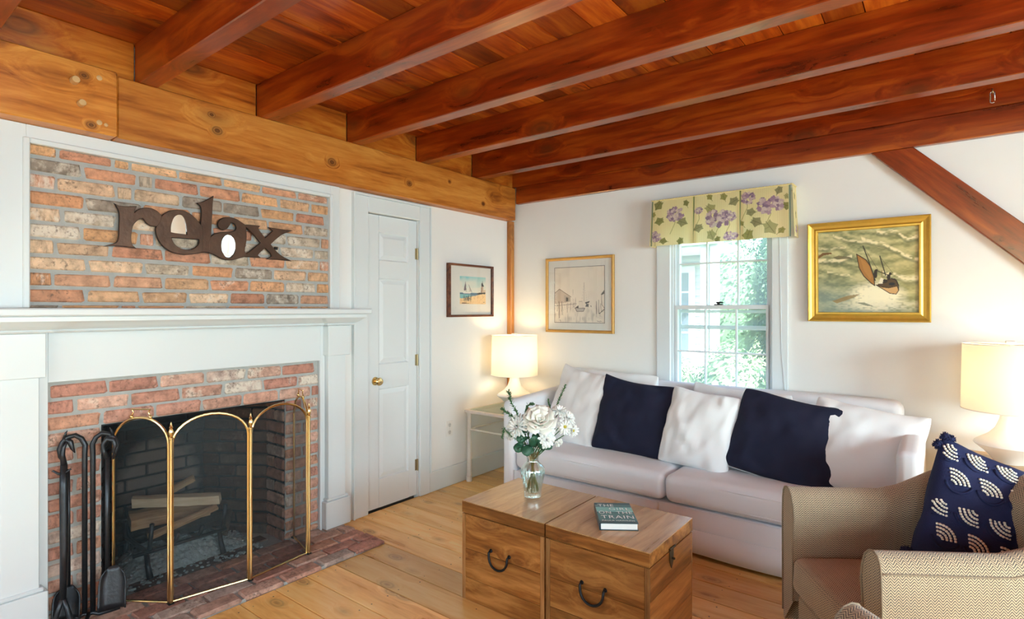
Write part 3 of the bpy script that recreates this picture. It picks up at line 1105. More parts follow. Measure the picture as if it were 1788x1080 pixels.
def cornice(y0, y1, dx, ends):
    """cove and bead under the shelf; profile in (x,z), mitred outwards at the ends"""
    prof = [(-2.985, 1.2718), (-2.968, 1.2718), (-2.962, 1.278), (-2.968, 1.2845), (-2.958, 1.289), (-2.945, 1.298), (-2.930, 1.311), (-2.922, 1.3179)]
    prof = [(x + dx, z) for x, z in prof]
    base = prof[0][0]
    vs, fs = [], []
    back = XL + 0.0005
    for x, z in prof:
        o = x - base
        vs += [(back, y0 - o * ends[0], z), (x, y0 - o * ends[0], z), (x, y1 + o * ends[1], z), (back, y1 + o * ends[1], z)]
    n = len(prof)
    for k in range(n - 1):
        for q in range(3):
            fs.append((k * 4 + q, k * 4 + q + 1, k * 4 + 4 + q + 1, k * 4 + 4 + q))
    return MB().add(vs, fs)

cornice(0.652, 2.008, -0.022, (0, 0)).build('cove_moulding', M['white'], fp)
for s in (-1, 1):
    c = 1.33 + s * 0.7565
    cornice(c - 0.079, c + 0.079, 0.017, (1, 1)).build('cove_moulding', M['white'], fp)
sh = MB().cbox(XL + 0.0003, -2.893, 0.425, 2.235, 1.318, 1.3418, 0.003).cbox(XL + 0.0003, -2.868, 0.402, 2.258, 1.342, 1.3755, 0.006)
sh.build('mantel_shelf', M['white'], fp)
bpy.data.objects.remove(sur)

# --- brick work
PAL = [((0.60, 0.33, 0.18), .45), ((0.58, 0.30, 0.16), .4), ((0.54, 0.27, 0.16), .4), ((0.62, 0.38, 0.22), .5), ((0.50, 0.24, 0.15), .4), ((0.60, 0.41, 0.27), .6), ((0.64, 0.46, 0.31), .65), ((0.60, 0.48, 0.36), .95), ((0.46, 0.38, 0.29), .8), ((0.53, 0.30, 0.19), .5), ((0.30, 0.25, 0.20), .8), ((0.62, 0.35, 0.18), .4), ((0.56, 0.30, 0.20), .85)]
PAL_R = [((0.52, 0.27, 0.20), .5), ((0.50, 0.25, 0.18), .45), ((0.54, 0.30, 0.22), .6), ((0.47, 0.23, 0.17), .4), ((0.56, 0.35, 0.27), .65), ((0.50, 0.38, 0.32), .95), ((0.51, 0.27, 0.18), .5), ((0.45, 0.22, 0.165), .45)]

def brick_meshes(hx, hy, hz, tag_):
    out = []
    for q in range(5):
        r = random.Random(q + int(hx * 1000))
        m = MB().cbox(-hx, hx, -hy, hy, -hz, hz, 0.0075)
        m.v = [(x + r.uniform(-.0015, .0015), y + r.uniform(-.0045, .0045), z + r.uniform(-.003, .003)) for x, y, z in m.v]
        out.append(m.mesh('brick', M['brick']))
    return out

BRK = brick_meshes(0.010, 0.100, 0.029, 'face')     # thin in x, long in y
rb = random.Random(11)

def lay_course(y0, y1, first, lengths, gap=0.0135):
    """spans (a,b) of the bricks of one course between y0 and y1"""
    out = []
    y = y0 + first - 0.205 - gap if first > 0 else y0 - 0.1
    k = 0
    while y < y1:
        L = lengths()
        a, b = max(y, y0), min(y + L, y1)
        if b - a > 0.02:
            out.append((a, b))
        y += L + gap
    return out

def face_brick(parent, x, a, b, z, pal, hz=1.0, dark=1.0, name='brick'):
    c, al = rb.choice(pal)
    j = rb.uniform(0.95, 1.2)
    al2 = min(1, max(0.05, al + rb.uniform(-.25, .2)))
    return inst(name, rb.choice(BRK), (x + rb.uniform(-.002, .002), (a + b) / 2, z), parent, (rb.uniform(-.006, .006), 0, rb.uniform(-.008, .008)), (1, (b - a) / 0.2, hz), (c[0] * j * dark, c[1] * j * dark, c[2] * j * dark, al2))

pnl = MB().box(XL + 0.0004, XL + 0.0055, 0.604, 2.062, 1.36, 2.073).build('brick_panel', M['mortar'], fp)
for r_ in range(11):
    zc = 1.360 + 0.0695 * r_
    z0, z1 = max(zc - 0.0282, 1.3765), min(zc + 0.0282, 2.0665)
    if z1 - z0 < 0.008:
        continue
    first = [0.115, 0.215, 0.10, 0.205, 0.11, 0.19, 0.12, 0.21, 0.105, 0.2, 0.11][r_]
    small = rb.random() < 0.5
    cnt = [0]
    def ln():
        cnt[0] += 1
        return 0.055 if (small and cnt[0] == 3) else rb.uniform(0.188, 0.212)
    for a, b in lay_course(0.612, 2.054, first, ln):
        face_brick(pnl, XL + 0.002, a, b, (z0 + z1) / 2, PAL, (z1 - z0) / 0.058)

# lower face around the fire opening
FY0, FY1, FZ = 0.869, 1.773, 0.842
mo = MB().box(XL - 0.10, XL - 0.004, 0.662, FY0, 0.0, 1.06).box(XL - 0.10, XL - 0.004, FY1, 1.994, 0.0, 1.06).box(XL - 0.10, XL - 0.0042, FY0, FY1, FZ, 1.06)
face = mo.build('brick_face', M['mortar'], fp)
r_ = 0
z = FZ + 0.029 + 0.0715 * 2
rows_ = []
while z > -0.01:
    rows_.append(z)
    z -= 0.0705
for i_, zc in enumerate(rows_ + [FZ + 0.029 + 0.0715 * 3]):
    z0, z1 = max(zc - 0.029, 0.022), min(zc + 0.029, 1.056)
    if z1 - z0 < 0.006:
        continue
    if zc > FZ:
        for a, b in lay_course(0.673, 1.987, [0.015, 0.115, 0.21, 0.1][i_ % 4], lambda: rb.uniform(0.192, 0.208)):
            face_brick(face, XL - 0.007, a, b, (z0 + z1) / 2, PAL_R, (z1 - z0) / 0.058)
    else:
        for (a0, a1, s) in ((0.673, FY0 - 0.001, 0), (FY1 + 0.001, 1.987, 1)):
            w_ = a1 - a0
            half = (i_ + s) % 2
            cuts = [(a0, a1 - 0.001)] if half else [(a0, a0 + w_ * 0.5 - 0.006), (a0 + w_ * 0.5 + 0.006, a1)]
            for a, b in cuts:
                face_brick(face, XL - 0.007, a, b, (z0 + z1) / 2, PAL_R, (z1 - z0) / 0.058)
MB().box(XL - 0.16, XL - 0.012, FY0 - 0.03, FY1 + 0.03, FZ - 0.008, FZ - 0.001).build('lintel_bar', M['blackiron'], fp)

# firebox lining
def firebox_wall(name, p0, p1, z0, z1, thick):
    p0, p1 = Vector((p0[0], p0[1], 0)), Vector((p1[0], p1[1], 0))
    d = (p1 - p0).normalized()
    n = Vector((-d.y, d.x, 0))
    vs = []
    for zz in (z0, z1):
        vs += [tuple(p0 + Vector((0, 0, zz))), tuple(p1 + Vector((0, 0, zz))), tuple(p1 + n * thick + Vector((0, 0, zz))), tuple(p0 + n * thick + Vector((0, 0, zz)))]
    m = MB().add(vs, [(3, 2, 1, 0), (4, 5, 6, 7), (0, 1, 5, 4), (1, 2, 6, 5), (2, 3, 7, 6), (3, 0, 4, 7)])
    return m.build(name, M['soot_mortar'], fp), p0, p1, d, n

def lined(name, p0, p1, side, single, pal, dark, z1=1.0, hearth=False):
    """a wall of bricks from p0 to p1 (plan); side = +1 when the fire is on the left of p0->p1"""
    w_, a, b, d, n = firebox_wall(name, p0, p1, 0.0, z1, -side * 0.08)
    L = (b - a).length
    ang = math.atan2(d.y, d.x) - PI / 2
    stuff = MB()
    row = 0
    zc = 0.035
    while zc < z1:
        off = 0.0 if row % 2 else 0.105
        y = -off
        while y < L:
            s0, s1 = max(y, 0.001), min(y + 0.2, L - 0.001)
            if s1 - s0 > 0.015:
                c = a + d * (s0 + s1) / 2 + n * side * 0.002
                k = dark(((s0 + s1) / 2) / L, zc) if callable(dark) else dark
                if single:
                    cc, al = rb.choice(pal)
                    inst('brick', rb.choice(BRK), (c.x, c.y, zc), w_, (0, 0, ang), (1, (s1 - s0) / 0.2, 1), (cc[0] * k, cc[1] * k, cc[2] * k, al * min(1.0, k)))
                else:
                    m = MB().cbox(-0.010, 0.010, -(s1 - s0) / 2, (s1 - s0) / 2, -0.029, 0.029, 0.005)
                    m.xf(Matrix.Translation((c.x, c.y, zc)) @ Matrix.Rotation(ang, 4, 'Z'))
                    stuff.add(m.v, m.f)
            y += 0.211
        zc += 0.0705
        row += 1
    if not single:
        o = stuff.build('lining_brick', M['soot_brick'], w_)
        tag(o, kind='stuff')
    return w_

# soot: black brick with a burnt-clean pale patch low in the middle of the fire back
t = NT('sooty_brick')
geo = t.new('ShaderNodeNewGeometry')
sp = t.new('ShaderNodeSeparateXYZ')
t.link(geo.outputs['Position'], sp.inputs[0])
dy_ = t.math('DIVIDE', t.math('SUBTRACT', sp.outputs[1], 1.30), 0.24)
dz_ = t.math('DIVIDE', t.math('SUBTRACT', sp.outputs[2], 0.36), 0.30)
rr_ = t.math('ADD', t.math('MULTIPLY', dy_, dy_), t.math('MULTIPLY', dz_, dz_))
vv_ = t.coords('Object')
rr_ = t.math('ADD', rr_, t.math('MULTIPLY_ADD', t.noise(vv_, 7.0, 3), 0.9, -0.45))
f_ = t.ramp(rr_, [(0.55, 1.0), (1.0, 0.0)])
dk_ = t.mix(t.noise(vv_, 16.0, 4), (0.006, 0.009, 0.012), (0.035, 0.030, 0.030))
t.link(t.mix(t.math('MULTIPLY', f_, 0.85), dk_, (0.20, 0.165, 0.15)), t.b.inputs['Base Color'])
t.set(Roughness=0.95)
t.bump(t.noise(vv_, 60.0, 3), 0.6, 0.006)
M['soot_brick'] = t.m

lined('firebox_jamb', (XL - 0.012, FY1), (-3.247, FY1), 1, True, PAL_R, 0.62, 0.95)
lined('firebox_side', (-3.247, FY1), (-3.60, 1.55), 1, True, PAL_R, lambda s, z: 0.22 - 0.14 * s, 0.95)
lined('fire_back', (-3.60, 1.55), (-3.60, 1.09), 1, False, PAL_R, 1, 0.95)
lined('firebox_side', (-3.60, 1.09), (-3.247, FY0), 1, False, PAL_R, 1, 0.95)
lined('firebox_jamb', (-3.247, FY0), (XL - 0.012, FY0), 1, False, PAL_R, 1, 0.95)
MB().box(-3.70, XL - 0.101, 0.80, 1.85, 0.95, 1.02).build('firebox_throat', M['soot_mortar'], fp)

# hearth
hb = MB().box(-3.70, -2.594, 0.03, 2.128, -0.022, 0.0125).build('hearth', M['mortar'], fp)
HB = brick_meshes(0.0425, 0.100, 0.012, 'hearth')
for c_ in range(5):
    xc = -2.631 - 0.0935 * c_
    first = [0.2, 0.1, 0.17, 0.07, 0.13][c_]
    y = 2.129
    L = first
    while y > 0.05:
        c, al = rb.choice(PAL_R)
        j = rb.uniform(0.75, 1.0)
        o = inst('hearth_brick', rb.choice(HB), (xc, y - L / 2, 0.0095 + rb.uniform(-.0015, .0015)), hb, (0, rb.uniform(-.01, .01), rb.uniform(-.01, .01)), (1, (L - 0.002) / 0.2, 1), (c[0] * j, c[1] * j, c[2] * j, al * 0.6))
        y -= L + 0.011
        L = rb.uniform(0.19, 0.205)
inner = MB()
for xi in range(6):
    xc = -3.10 - 0.094 * xi
    y = 0.90 + (0.1 if xi % 2 else 0)
    while y < 1.75:
        m = MB().cbox(-0.042, 0.042, -0.098, 0.098, -0.010, 0.010, 0.004).move((xc, y, 0.0095))
        lo_y = 0.869 + max(0, (-3.247 - xc)) * 0.62
        if y - 0.098 > lo_y - 0.02 and y + 0.098 < 2.642 - lo_y + 0.02:
            inner.add(m.v, m.f)
        y += 0.207
t = NT('ashy_hearth_brick')
vv_ = t.coords('Object')
t.link(t.mix(t.noise(vv_, 11.0, 4), (0.045, 0.035, 0.034), (0.16, 0.10, 0.085)), t.b.inputs['Base Color'])
t.set(Roughness=0.95)
t.bump(t.noise(vv_, 60.0, 3), 0.5, 0.005)
tag(inner.build('inner_hearth_brick', t.m, hb), kind='stuff')

# --- grate, ash, logs
gr = empty('fire_grate', (-3.35, 1.30, 0.02))
tag(gr, 'black iron log grate standing in the ash of the firebox', 'grate')
for yb in (1.10, 1.22, 1.34, 1.46):
    MB().tube([(-3.12, yb, 0.30 if yb in (1.10, 1.46) else 0.22), (-3.15, yb, 0.17), (-3.22, yb, 0.145), (-3.46, yb, 0.145), (-3.50, yb, 0.22)], 0.011, 8).build('bar', M['iron'], gr, smooth=True)
for xb in (-3.22, -3.46):
    MB().tube([(xb, 1.05, 0.128), (xb, 1.51, 0.128)], 0.010, 8).build('cross_bar', M['iron'], gr, smooth=True)
for (xb, yb, dx) in ((-3.19, 1.10, .05), (-3.19, 1.46, .05), (-3.46, 1.10, -.03), (-3.46, 1.46, -.03)):
    MB().tube([(xb + dx, yb, 0.021), (xb + dx * .3, yb, 0.08), (xb, yb, 0.13)], [0.016, 0.013, 0.012], 8).build('leg', M['iron'], gr, smooth=True)

def split_log(name, p0, p1, r, mat, label, seed, rot=0.0, flat=1.0):
    p0, p1 = Vector(p0), Vector(p1)
    d = p1 - p0
    L = d.length
    rg = random.Random(seed)
    base = [(-1.0, -0.55), (0.0, -0.75), (1.0, -0.5), (0.95, 0.45), (0.1, 0.62), (-0.9, 0.5)]
    m = MB()
    n = 9
    vs = []
    for i in range(n):
        s = i / (n - 1)
        k = 1 + rg.uniform(-.05, .05)
        for (a, b) in base:
            vs.append((L * s + (rg.uniform(-.006, .006)), (a * k + rg.uniform(-.04, .04)) * r, (b * k + rg.uniform(-.04, .04)) * r * flat))
    fs = []
    q = len(base)
    for i in range(n - 1):
        for j in range(q):
            fs.append((i * q + j, i * q + (j + 1) % q, (i + 1) * q + (j + 1) % q, (i + 1) * q + j))
    fs.append(tuple(range(q))[::-1])
    fs.append(tuple((n - 1) * q + j for j in range(q)))
    o = m.add(vs, fs).build(name, mat, at=(0, 0, 0))
    o.location = p0
    o.rotation_mode = 'QUATERNION'
    o.rotation_quaternion = d.to_track_quat('X', 'Z') @ Matrix.Rotation(rot, 3, 'X').to_quaternion()
    tag(o, label, 'log', 'logs on the fire grate')
    return o

split_log('firewood_log', (-3.40, 1.11, 0.352), (-3.20, 1.468, 0.318), 0.044, M['log_pale'], 'palest split log lying on top of the fire pile', 1, 0.0, 1.0)
split_log('firewood_log', (-3.385, 1.085, 0.262), (-3.30, 1.455, 0.255), 0.055, M['log_tan'], 'tan split log with dark end just under the palest log', 2, 0.3, 0.9)
split_log('firewood_log', (-3.19, 1.105, 0.215), (-3.17, 1.44, 0.285), 0.017, M['log_tan'], 'thin split stick slanting down across the front of the fire pile', 3, 0.5)
split_log('firewood_log', (-3.47, 1.12, 0.20), (-3.44, 1.48, 0.20), 0.045, M['char'], 'charred log at the back of the grate under the pale wood', 4, 0.2)
split_log('firewood_log', (-3.30, 1.14, 0.187), (-3.24, 1.50, 0.187), 0.036, M['char'], 'charred log on the front bars of the grate', 5, 0.4)
split_log('firewood_log', (-3.46, 1.30, 0.34), (-3.42, 1.42, 0.40), 0.02, M['log_tan'], 'short wood end poking up behind the palest log', 6, 0.4)
split_log('firewood_log', (-3.22, 1.50, 0.10), (-3.37, 1.60, 0.17), 0.016, M['bark'], 'thin grey branch leaning beyond the right end of the pile', 7, 0.1)
am = MB()
ra = random.Random(5)
N = 36
vs, fs = [], []
for i in range(N + 1):
    for j in range(N + 1):
        xx = -3.52 + 0.36 * i / N
        yv = 1.00 + 0.62 * j / N
        u, w2 = (i / N - .5) * 2, (j / N - .5) * 2
        h = max(0, 1 - u * u) * max(0, 1 - w2 * w2)
        zz = 0.019 + 0.115 * h ** 0.8 + h ** 0.5 * 0.030 * mnoise.noise(Vector((xx * 40, yv * 40, 1))) + 0.02 * h * mnoise.noise(Vector((xx * 90, yv * 90, 4)))
        vs.append((xx, yv, max(zz, 0.0185)))
for i in range(N):
    for j in range(N):
        a = i * (N + 1) + j
        fs.append((a, a + N + 1, a + N + 2, a + 1))
am.add(vs, fs)
for q in range(420):
    xx, yv = -3.5 + ra.random() * 0.44, 0.98 + ra.random() * 0.68
    s = ra.uniform(0.003, 0.010)
    u, w2 = (xx + 3.34) / .18, (yv - 1.31) / .31
    h = max(0, 1 - u * u) * max(0, 1 - w2 * w2)
    zz = 0.022 + 0.115 * h ** 0.8
    m = MB().cbox(-s, s, -s * .8, s * .8, -s * .5, s * .6, s * .2).xf(Matrix.Translation((xx, yv, zz)) @ Matrix.Rotation(ra.random() * 3, 4, 'Z') @ Matrix.Rotation(ra.uniform(-.6, .6), 4, 'X'))
    am.add(m.v, m.f)
ash = am.build('ash_heap', M['ash'])
tag(ash, 'heap of grey wood ash and embers beneath the grate', 'ash', kind='stuff')

# --- brass fire screen
PTS = [(-3.035, 0.905), (-2.802, 1.062), (-2.733, 1.397), (-2.775, 1.746), (-3.035, 1.815)]
scn = empty('fire_screen', (-2.80, 1.30, 0.021))
tag(scn, 'folding fire screen of four arched brass panels with black wire mesh', 'fire screen')
ZS, ZA, ZBt = 0.752, 0.873, 0.030
for k in range(4):
    a, b = Vector((*PTS[k], 0)), Vector((*PTS[k + 1], 0))
    d = (b - a).normalized()
    a2, b2 = a + d * 0.008, b - d * 0.008
    w2 = (b2 - a2).length / 2
    c = (a2 + b2) / 2
    path = [a2 + Vector((0, 0, ZBt))]
    path += [a2 + Vector((0, 0, ZS))]
    for q in range(1, 16):
        th = PI * q / 16
        path.append(c - d * w2 * math.cos(th) + Vector((0, 0, ZS + (ZA - ZS) * math.sin(th))))
    path += [b2 + Vector((0, 0, ZS)), b2 + Vector((0, 0, ZBt))]
    fr = empty('screen_panel', (0, 0, 0), parent=scn)
    pf = MB().tube(path, 0.0062, 8)
    pf.tube([a2 + Vector((0, 0, ZBt)), b2 + Vector((0, 0, ZBt))], 0.0055, 8)
    po = pf.build('panel_frame', M['brass'], scn, smooth='auto')
    inner_ = [p + Vector((0, 0, 0)) for p in path]
    MB().add([tuple(p) for p in inner_], [tuple(range(len(inner_)))]).build('wire_mesh', M['screen'], po)
    if k in (0, 3):
        tp = c + Vector((0, 0, ZA + 0.004))
        h = MB()
        for s in (-1, 1):
            h.ball(tp + d * s * 0.045, 0.009, 10, 6)
            h.tube([tp + d * s * 0.045 + Vector((0, 0, .006)), tp + d * s * 0.036 + Vector((0, 0, .020)), tp + d * s * 0.044 + Vector((0, 0, .034))], [0.004, 0.003, 0.003], 6)
        h.tube([tp - d * 0.046 + Vector((0, 0, .034)), tp + d * 0.046 + Vector((0, 0, .034))], 0.0034, 6)
        h.build('carry_handle', M['brass'], po, smooth='auto')
    bpy.data.objects.remove(fr)
for k in (1, 2, 3):
    p = PTS[k]
    h = MB().lathe([(0.0075, 0.03), (0.0075, 0.775), (0.011, 0.778), (0.011, 0.784), (0.006, 0.788), (0.010, 0.800), (0.0115, 0.812), (0.006, 0.826), (0.0085, 0.831), (0.005, 0.836), (0.0035, 0.848), (0.001, 0.856)], (p[0] + 0.010, p[1], 0), 14)
    h.build('finial_post', M['brass'], scn, smooth='auto')
for k in range(5):
    p = PTS[k]
    MB().cbox(p[0] - 0.010, p[0] + 0.016, p[1] - 0.012, p[1] + 0.012, 0.0215, 0.031, 0.002).build('foot', M['blackiron'], scn)

# --- wrought iron fire tools on their stand
ORI = Vector((-2.960, 0.797, 0.0))
SD = Vector((0.45, 0.893, 0))
SN = Vector((-0.893, 0.45, 0))
RD = Vector((math.cos(YAW), math.sin(YAW), 0))
FD = Vector((-math.sin(YAW), math.cos(YAW), 0))
KS = 0.000888
def tp_(x, y, d=0.0):
    """stand-plane point from sketch units: x to the right, y downwards from the crook"""
    return ORI + SD * ((x - 252) * KS * 0.814) + Vector((0, 0, 0.970 - y * KS)) + SN * d
stand = empty('fire_tool_stand', ORI + Vector((0, 0, 0.0215)))
tag(stand, 'black wrought iron stand with two crook-topped posts left of the fire screen', 'tool stand')
def crook(name, xs, sgn):
    pth = [tp_(xs, 1040), tp_(xs, 260), tp_(xs - sgn * 2, 215), tp_(xs + sgn * 16, 182), tp_(xs + sgn * 46, 164), tp_(xs + sgn * 80, 170), tp_(xs + sgn * 106, 192), tp_(xs + sgn * 120, 225), tp_(xs + sgn * 116, 262), tp_(xs + sgn * 104, 285), tp_(xs + sgn * 100, 300)]
    o = MB().tube(pth, [0.0105] * 7 + [0.012, 0.010, 0.007, 0.002], 8).build(name, M['iron'], stand, smooth=True)
    hd = MB().tube([tp_(xs + sgn * 96, 176), tp_(xs + sgn * 70, 196), tp_(xs + sgn * 60, 228), tp_(xs + sgn * 48, 250)], [0.011, 0.012, 0.008, 0.002], 8)
    hd.tube([tp_(xs + sgn * 100, 180), tp_(xs + sgn * 92, 150), tp_(xs + sgn * 84, 138)], [0.008, 0.004, 0.001], 6)
    hd.build('forged_curl', M['iron'], o, smooth=True)
crook('crook_post', 232, -1)
crook('crook_post', 272, 1)
MB().tube([tp_(120, 1062, .03), tp_(200, 1058), tp_(232, 1046), tp_(252, 1052), tp_(272, 1046), tp_(305, 1058), tp_(400, 1062, .03)], 0.009, 8).build('foot_bar', M['iron'], stand, smooth=True)
MB().tube([tp_(252, 1048), tp_(252, 1060, -.06), tp_(252, 1062, -.10)], 0.009, 8).build('foot_bar', M['iron'], stand, smooth=True)

brs = empty('hearth_brush', tp_(140, 1050, -0.03))
tag(brs, 'fire tongs with wide dark jaws hanging on the left crook of the stand', 'fire tool')
brs.name = 'fire_tongs'
a_ = MB().tube([tp_(135, 300, -.012), tp_(137, 420, -.02), tp_(142, 700, -.03), tp_(140, 935, -.04)], [0.013, 0.016, 0.015, 0.012], 8)
a_.build('shank', M['iron'], brs, smooth=True)
for s in (-1, 1):
    MB().tube([tp_(127, 345, -.02), tp_(127 + s * 22, 335, -.02), tp_(127 + s * 42, 322, -.02), tp_(127 + s * 48, 326, -.02)], [0.006, 0.005, 0.004, 0.0015], 6).build('scroll', M['iron'], brs, smooth=True)
    MB().tube([tp_(140, 925, -.04), tp_(140 + s * 22, 985, -.045), tp_(140 + s * 38, 1040, -.05), tp_(140 + s * 40, 1056, -.05)], [0.009, 0.010, 0.011, 0.010], 8).build('jaw', M['iron'], brs, smooth=True)
MB().tube([tp_(150, 190, -.01), tp_(135, 215, -.012), tp_(128, 250, -.012), tp_(135, 300, -.012)], [0.004, 0.007, 0.009, 0.012], 8).build('hook', M['iron'], brs, smooth=True)

def blade(cx, top, wid, hgt, name, parent, d0):
    m = MB()
    n, q = 14, 8
    vs, fs = [], []
    for i in range(q + 1):
        s = i / q
        ww = wid / 2 * (0.55 + 0.45 * min(1.0, s * 3) ** 0.5)
        for j in range(n + 1):
            u = (j / n - .5) * 2
            lift = 0.020 * (abs(u) ** 4)
            p = tp_(cx + u * ww, top + hgt * s + 12 * abs(u) ** 3 * (1 - s), d0 - lift - 0.025 * s)
            vs.append(tuple(p))
    for i in range(q):
        for j in range(n):
            a = i * (n + 1) + j
            fs.append((a, a + 1, a + n + 2, a + n + 1))
    return m.add(vs, fs).build(name, M['iron'], parent, smooth=True, solid=0.004)

shv = empty('fire_shovel', tp_(370, 1050, -0.04))
tag(shv, 'iron ash shovel with looped handle hanging on the right crook of the stand', 'fire tool')
MB().tube([tp_(352, 280, -.03), tp_(352, 560, -.035), tp_(355, 860, -.04)], 0.0095, 8).build('shank', M['iron'], shv, smooth=True)
MB().tube([tp_(352, 285, -.03), tp_(333, 245, -.03), tp_(330, 215, -.03), tp_(350, 188, -.03), tp_(382, 196, -.03), tp_(392, 225, -.03), tp_(380, 256, -.03), tp_(392, 270, -.03)], [0.010, 0.009, 0.009, 0.010, 0.011, 0.009, 0.006, 0.002], 8).build('loop_handle', M['iron'], shv, smooth=True)
blade(388, 812, 138, 196, 'blade', shv, -0.045)
shb = empty('hearth_shovel', tp_(145, 1056, 0.02))
tag(shb, 'flat black ash pan standing behind the tongs against the brick', 'ash pan')
shb.name = 'ash_pan'
blade(145, 900, 135, 150, 'pan', shb, 0.022)
MB().tube([tp_(150, 905, .018), tp_(150, 600, .014), tp_(150, 330, .008)], 0.006, 8).build('shank', M['iron'], shb, smooth=True)

D_ = math.radians
# --- relax sign
LT = {
'r': [(-0.086,0.352),(-0.073,0.346),(-0.041,0.348),(-0.006,0.354),(-0.013,0.338),(-0.015,0.32),(-0.0,0.337),(0.018,0.349),(0.042,0.355),(0.066,0.353),(0.085,0.344),(0.1,0.326),(0.107,0.319),(0.1,0.297),(0.088,0.276),(0.076,0.272),(0.056,0.274),(0.04,0.284),(0.029,0.298),(0.023,0.306),(0.009,0.302),(-0.007,0.286),(-0.02,0.266),(-0.025,0.239),(-0.028,0.212),(-0.027,0.186),(-0.022,0.171),(-0.012,0.162),(-0.037,0.165),(-0.081,0.166),(-0.11,0.163),(-0.09,0.171),(-0.079,0.181),(-0.073,0.203),(-0.072,0.244),(-0.07,0.296),(-0.072,0.327)],
'e': [(0.102,0.321),(0.12,0.34),(0.14,0.354),(0.165,0.362),(0.201,0.364),(0.233,0.353),(0.259,0.331),(0.278,0.307),(0.292,0.295),(0.292,0.24),(0.292,0.168),(0.281,0.164),(0.254,0.155),(0.211,0.147),(0.18,0.148),(0.145,0.156),(0.115,0.175),(0.095,0.201),(0.083,0.229),(0.078,0.261),(0.085,0.276),(0.097,0.296)],
'l': [(0.271,0.412),(0.292,0.419),(0.319,0.437),(0.345,0.457),(0.341,0.426),(0.339,0.379),(0.336,0.32),(0.333,0.262),(0.333,0.238),(0.333,0.167),(0.308,0.168),(0.286,0.166),(0.286,0.228),(0.285,0.297),(0.289,0.343),(0.291,0.384),(0.284,0.403)],
'a': [(0.328,0.238),(0.347,0.26),(0.376,0.273),(0.411,0.279),(0.44,0.282),(0.461,0.293),(0.469,0.312),(0.461,0.329),(0.446,0.337),(0.431,0.333),(0.427,0.319),(0.419,0.304),(0.405,0.293),(0.387,0.292),(0.373,0.304),(0.37,0.321),(0.379,0.34),(0.402,0.355),(0.434,0.361),(0.464,0.357),(0.494,0.34),(0.513,0.33),(0.52,0.282),(0.518,0.239),(0.508,0.195),(0.513,0.174),(0.531,0.166),(0.494,0.154),(0.458,0.14),(0.422,0.134),(0.387,0.14),(0.353,0.158),(0.325,0.167)],
'x': [(0.508,0.33),(0.55,0.333),(0.594,0.333),(0.585,0.323),(0.594,0.305),(0.627,0.268),(0.66,0.3),(0.677,0.317),(0.657,0.331),(0.714,0.329),(0.782,0.329),(0.734,0.308),(0.693,0.275),(0.657,0.239),(0.687,0.204),(0.727,0.175),(0.775,0.156),(0.714,0.158),(0.647,0.157),(0.667,0.17),(0.665,0.186),(0.627,0.218),(0.594,0.187),(0.582,0.17),(0.594,0.162),(0.525,0.16),(0.503,0.164),(0.531,0.178),(0.563,0.206),(0.604,0.241),(0.563,0.286),(0.531,0.313)]}
HOLE = {'e': [[(0.142,0.249),(0.142,0.28),(0.149,0.311),(0.16,0.333),(0.178,0.344),(0.196,0.343),(0.209,0.326),(0.216,0.3),(0.219,0.272),(0.221,0.245),(0.191,0.245),(0.16,0.246)],
              [(0.144,0.227),(0.18,0.228),(0.222,0.229),(0.259,0.23),(0.28,0.229),(0.278,0.21),(0.267,0.189),(0.243,0.172),(0.211,0.167),(0.185,0.173),(0.162,0.188),(0.15,0.206)]],
        'a': [[(0.424 + 0.040 * math.cos(k * PI / 12), 0.206 + 0.063 * math.sin(k * PI / 12)) for k in range(24)]]}
sign = empty('wall_sign', (-3.030, 1.33, 1.63))
tag(sign, 'rusted metal word sign reading relax on the brick above the mantel', 'sign')

def smooth_poly(pts):
    """one round of rounding that keeps the pointed serifs"""
    out = []
    n = len(pts)
    for i in range(n):
        p, a, b = Vector(pts[i]), Vector(pts[i - 1]), Vector(pts[(i + 1) % n])
        c = (p - a).normalized().dot((b - p).normalized()) if (p - a).length > 0 and (b - p).length > 0 else 1
        if c > 0.45:
            out += [tuple(p * .75 + a * .25), tuple(p * .75 + b * .25)]
        else:
            out.append(tuple(p))
    return out

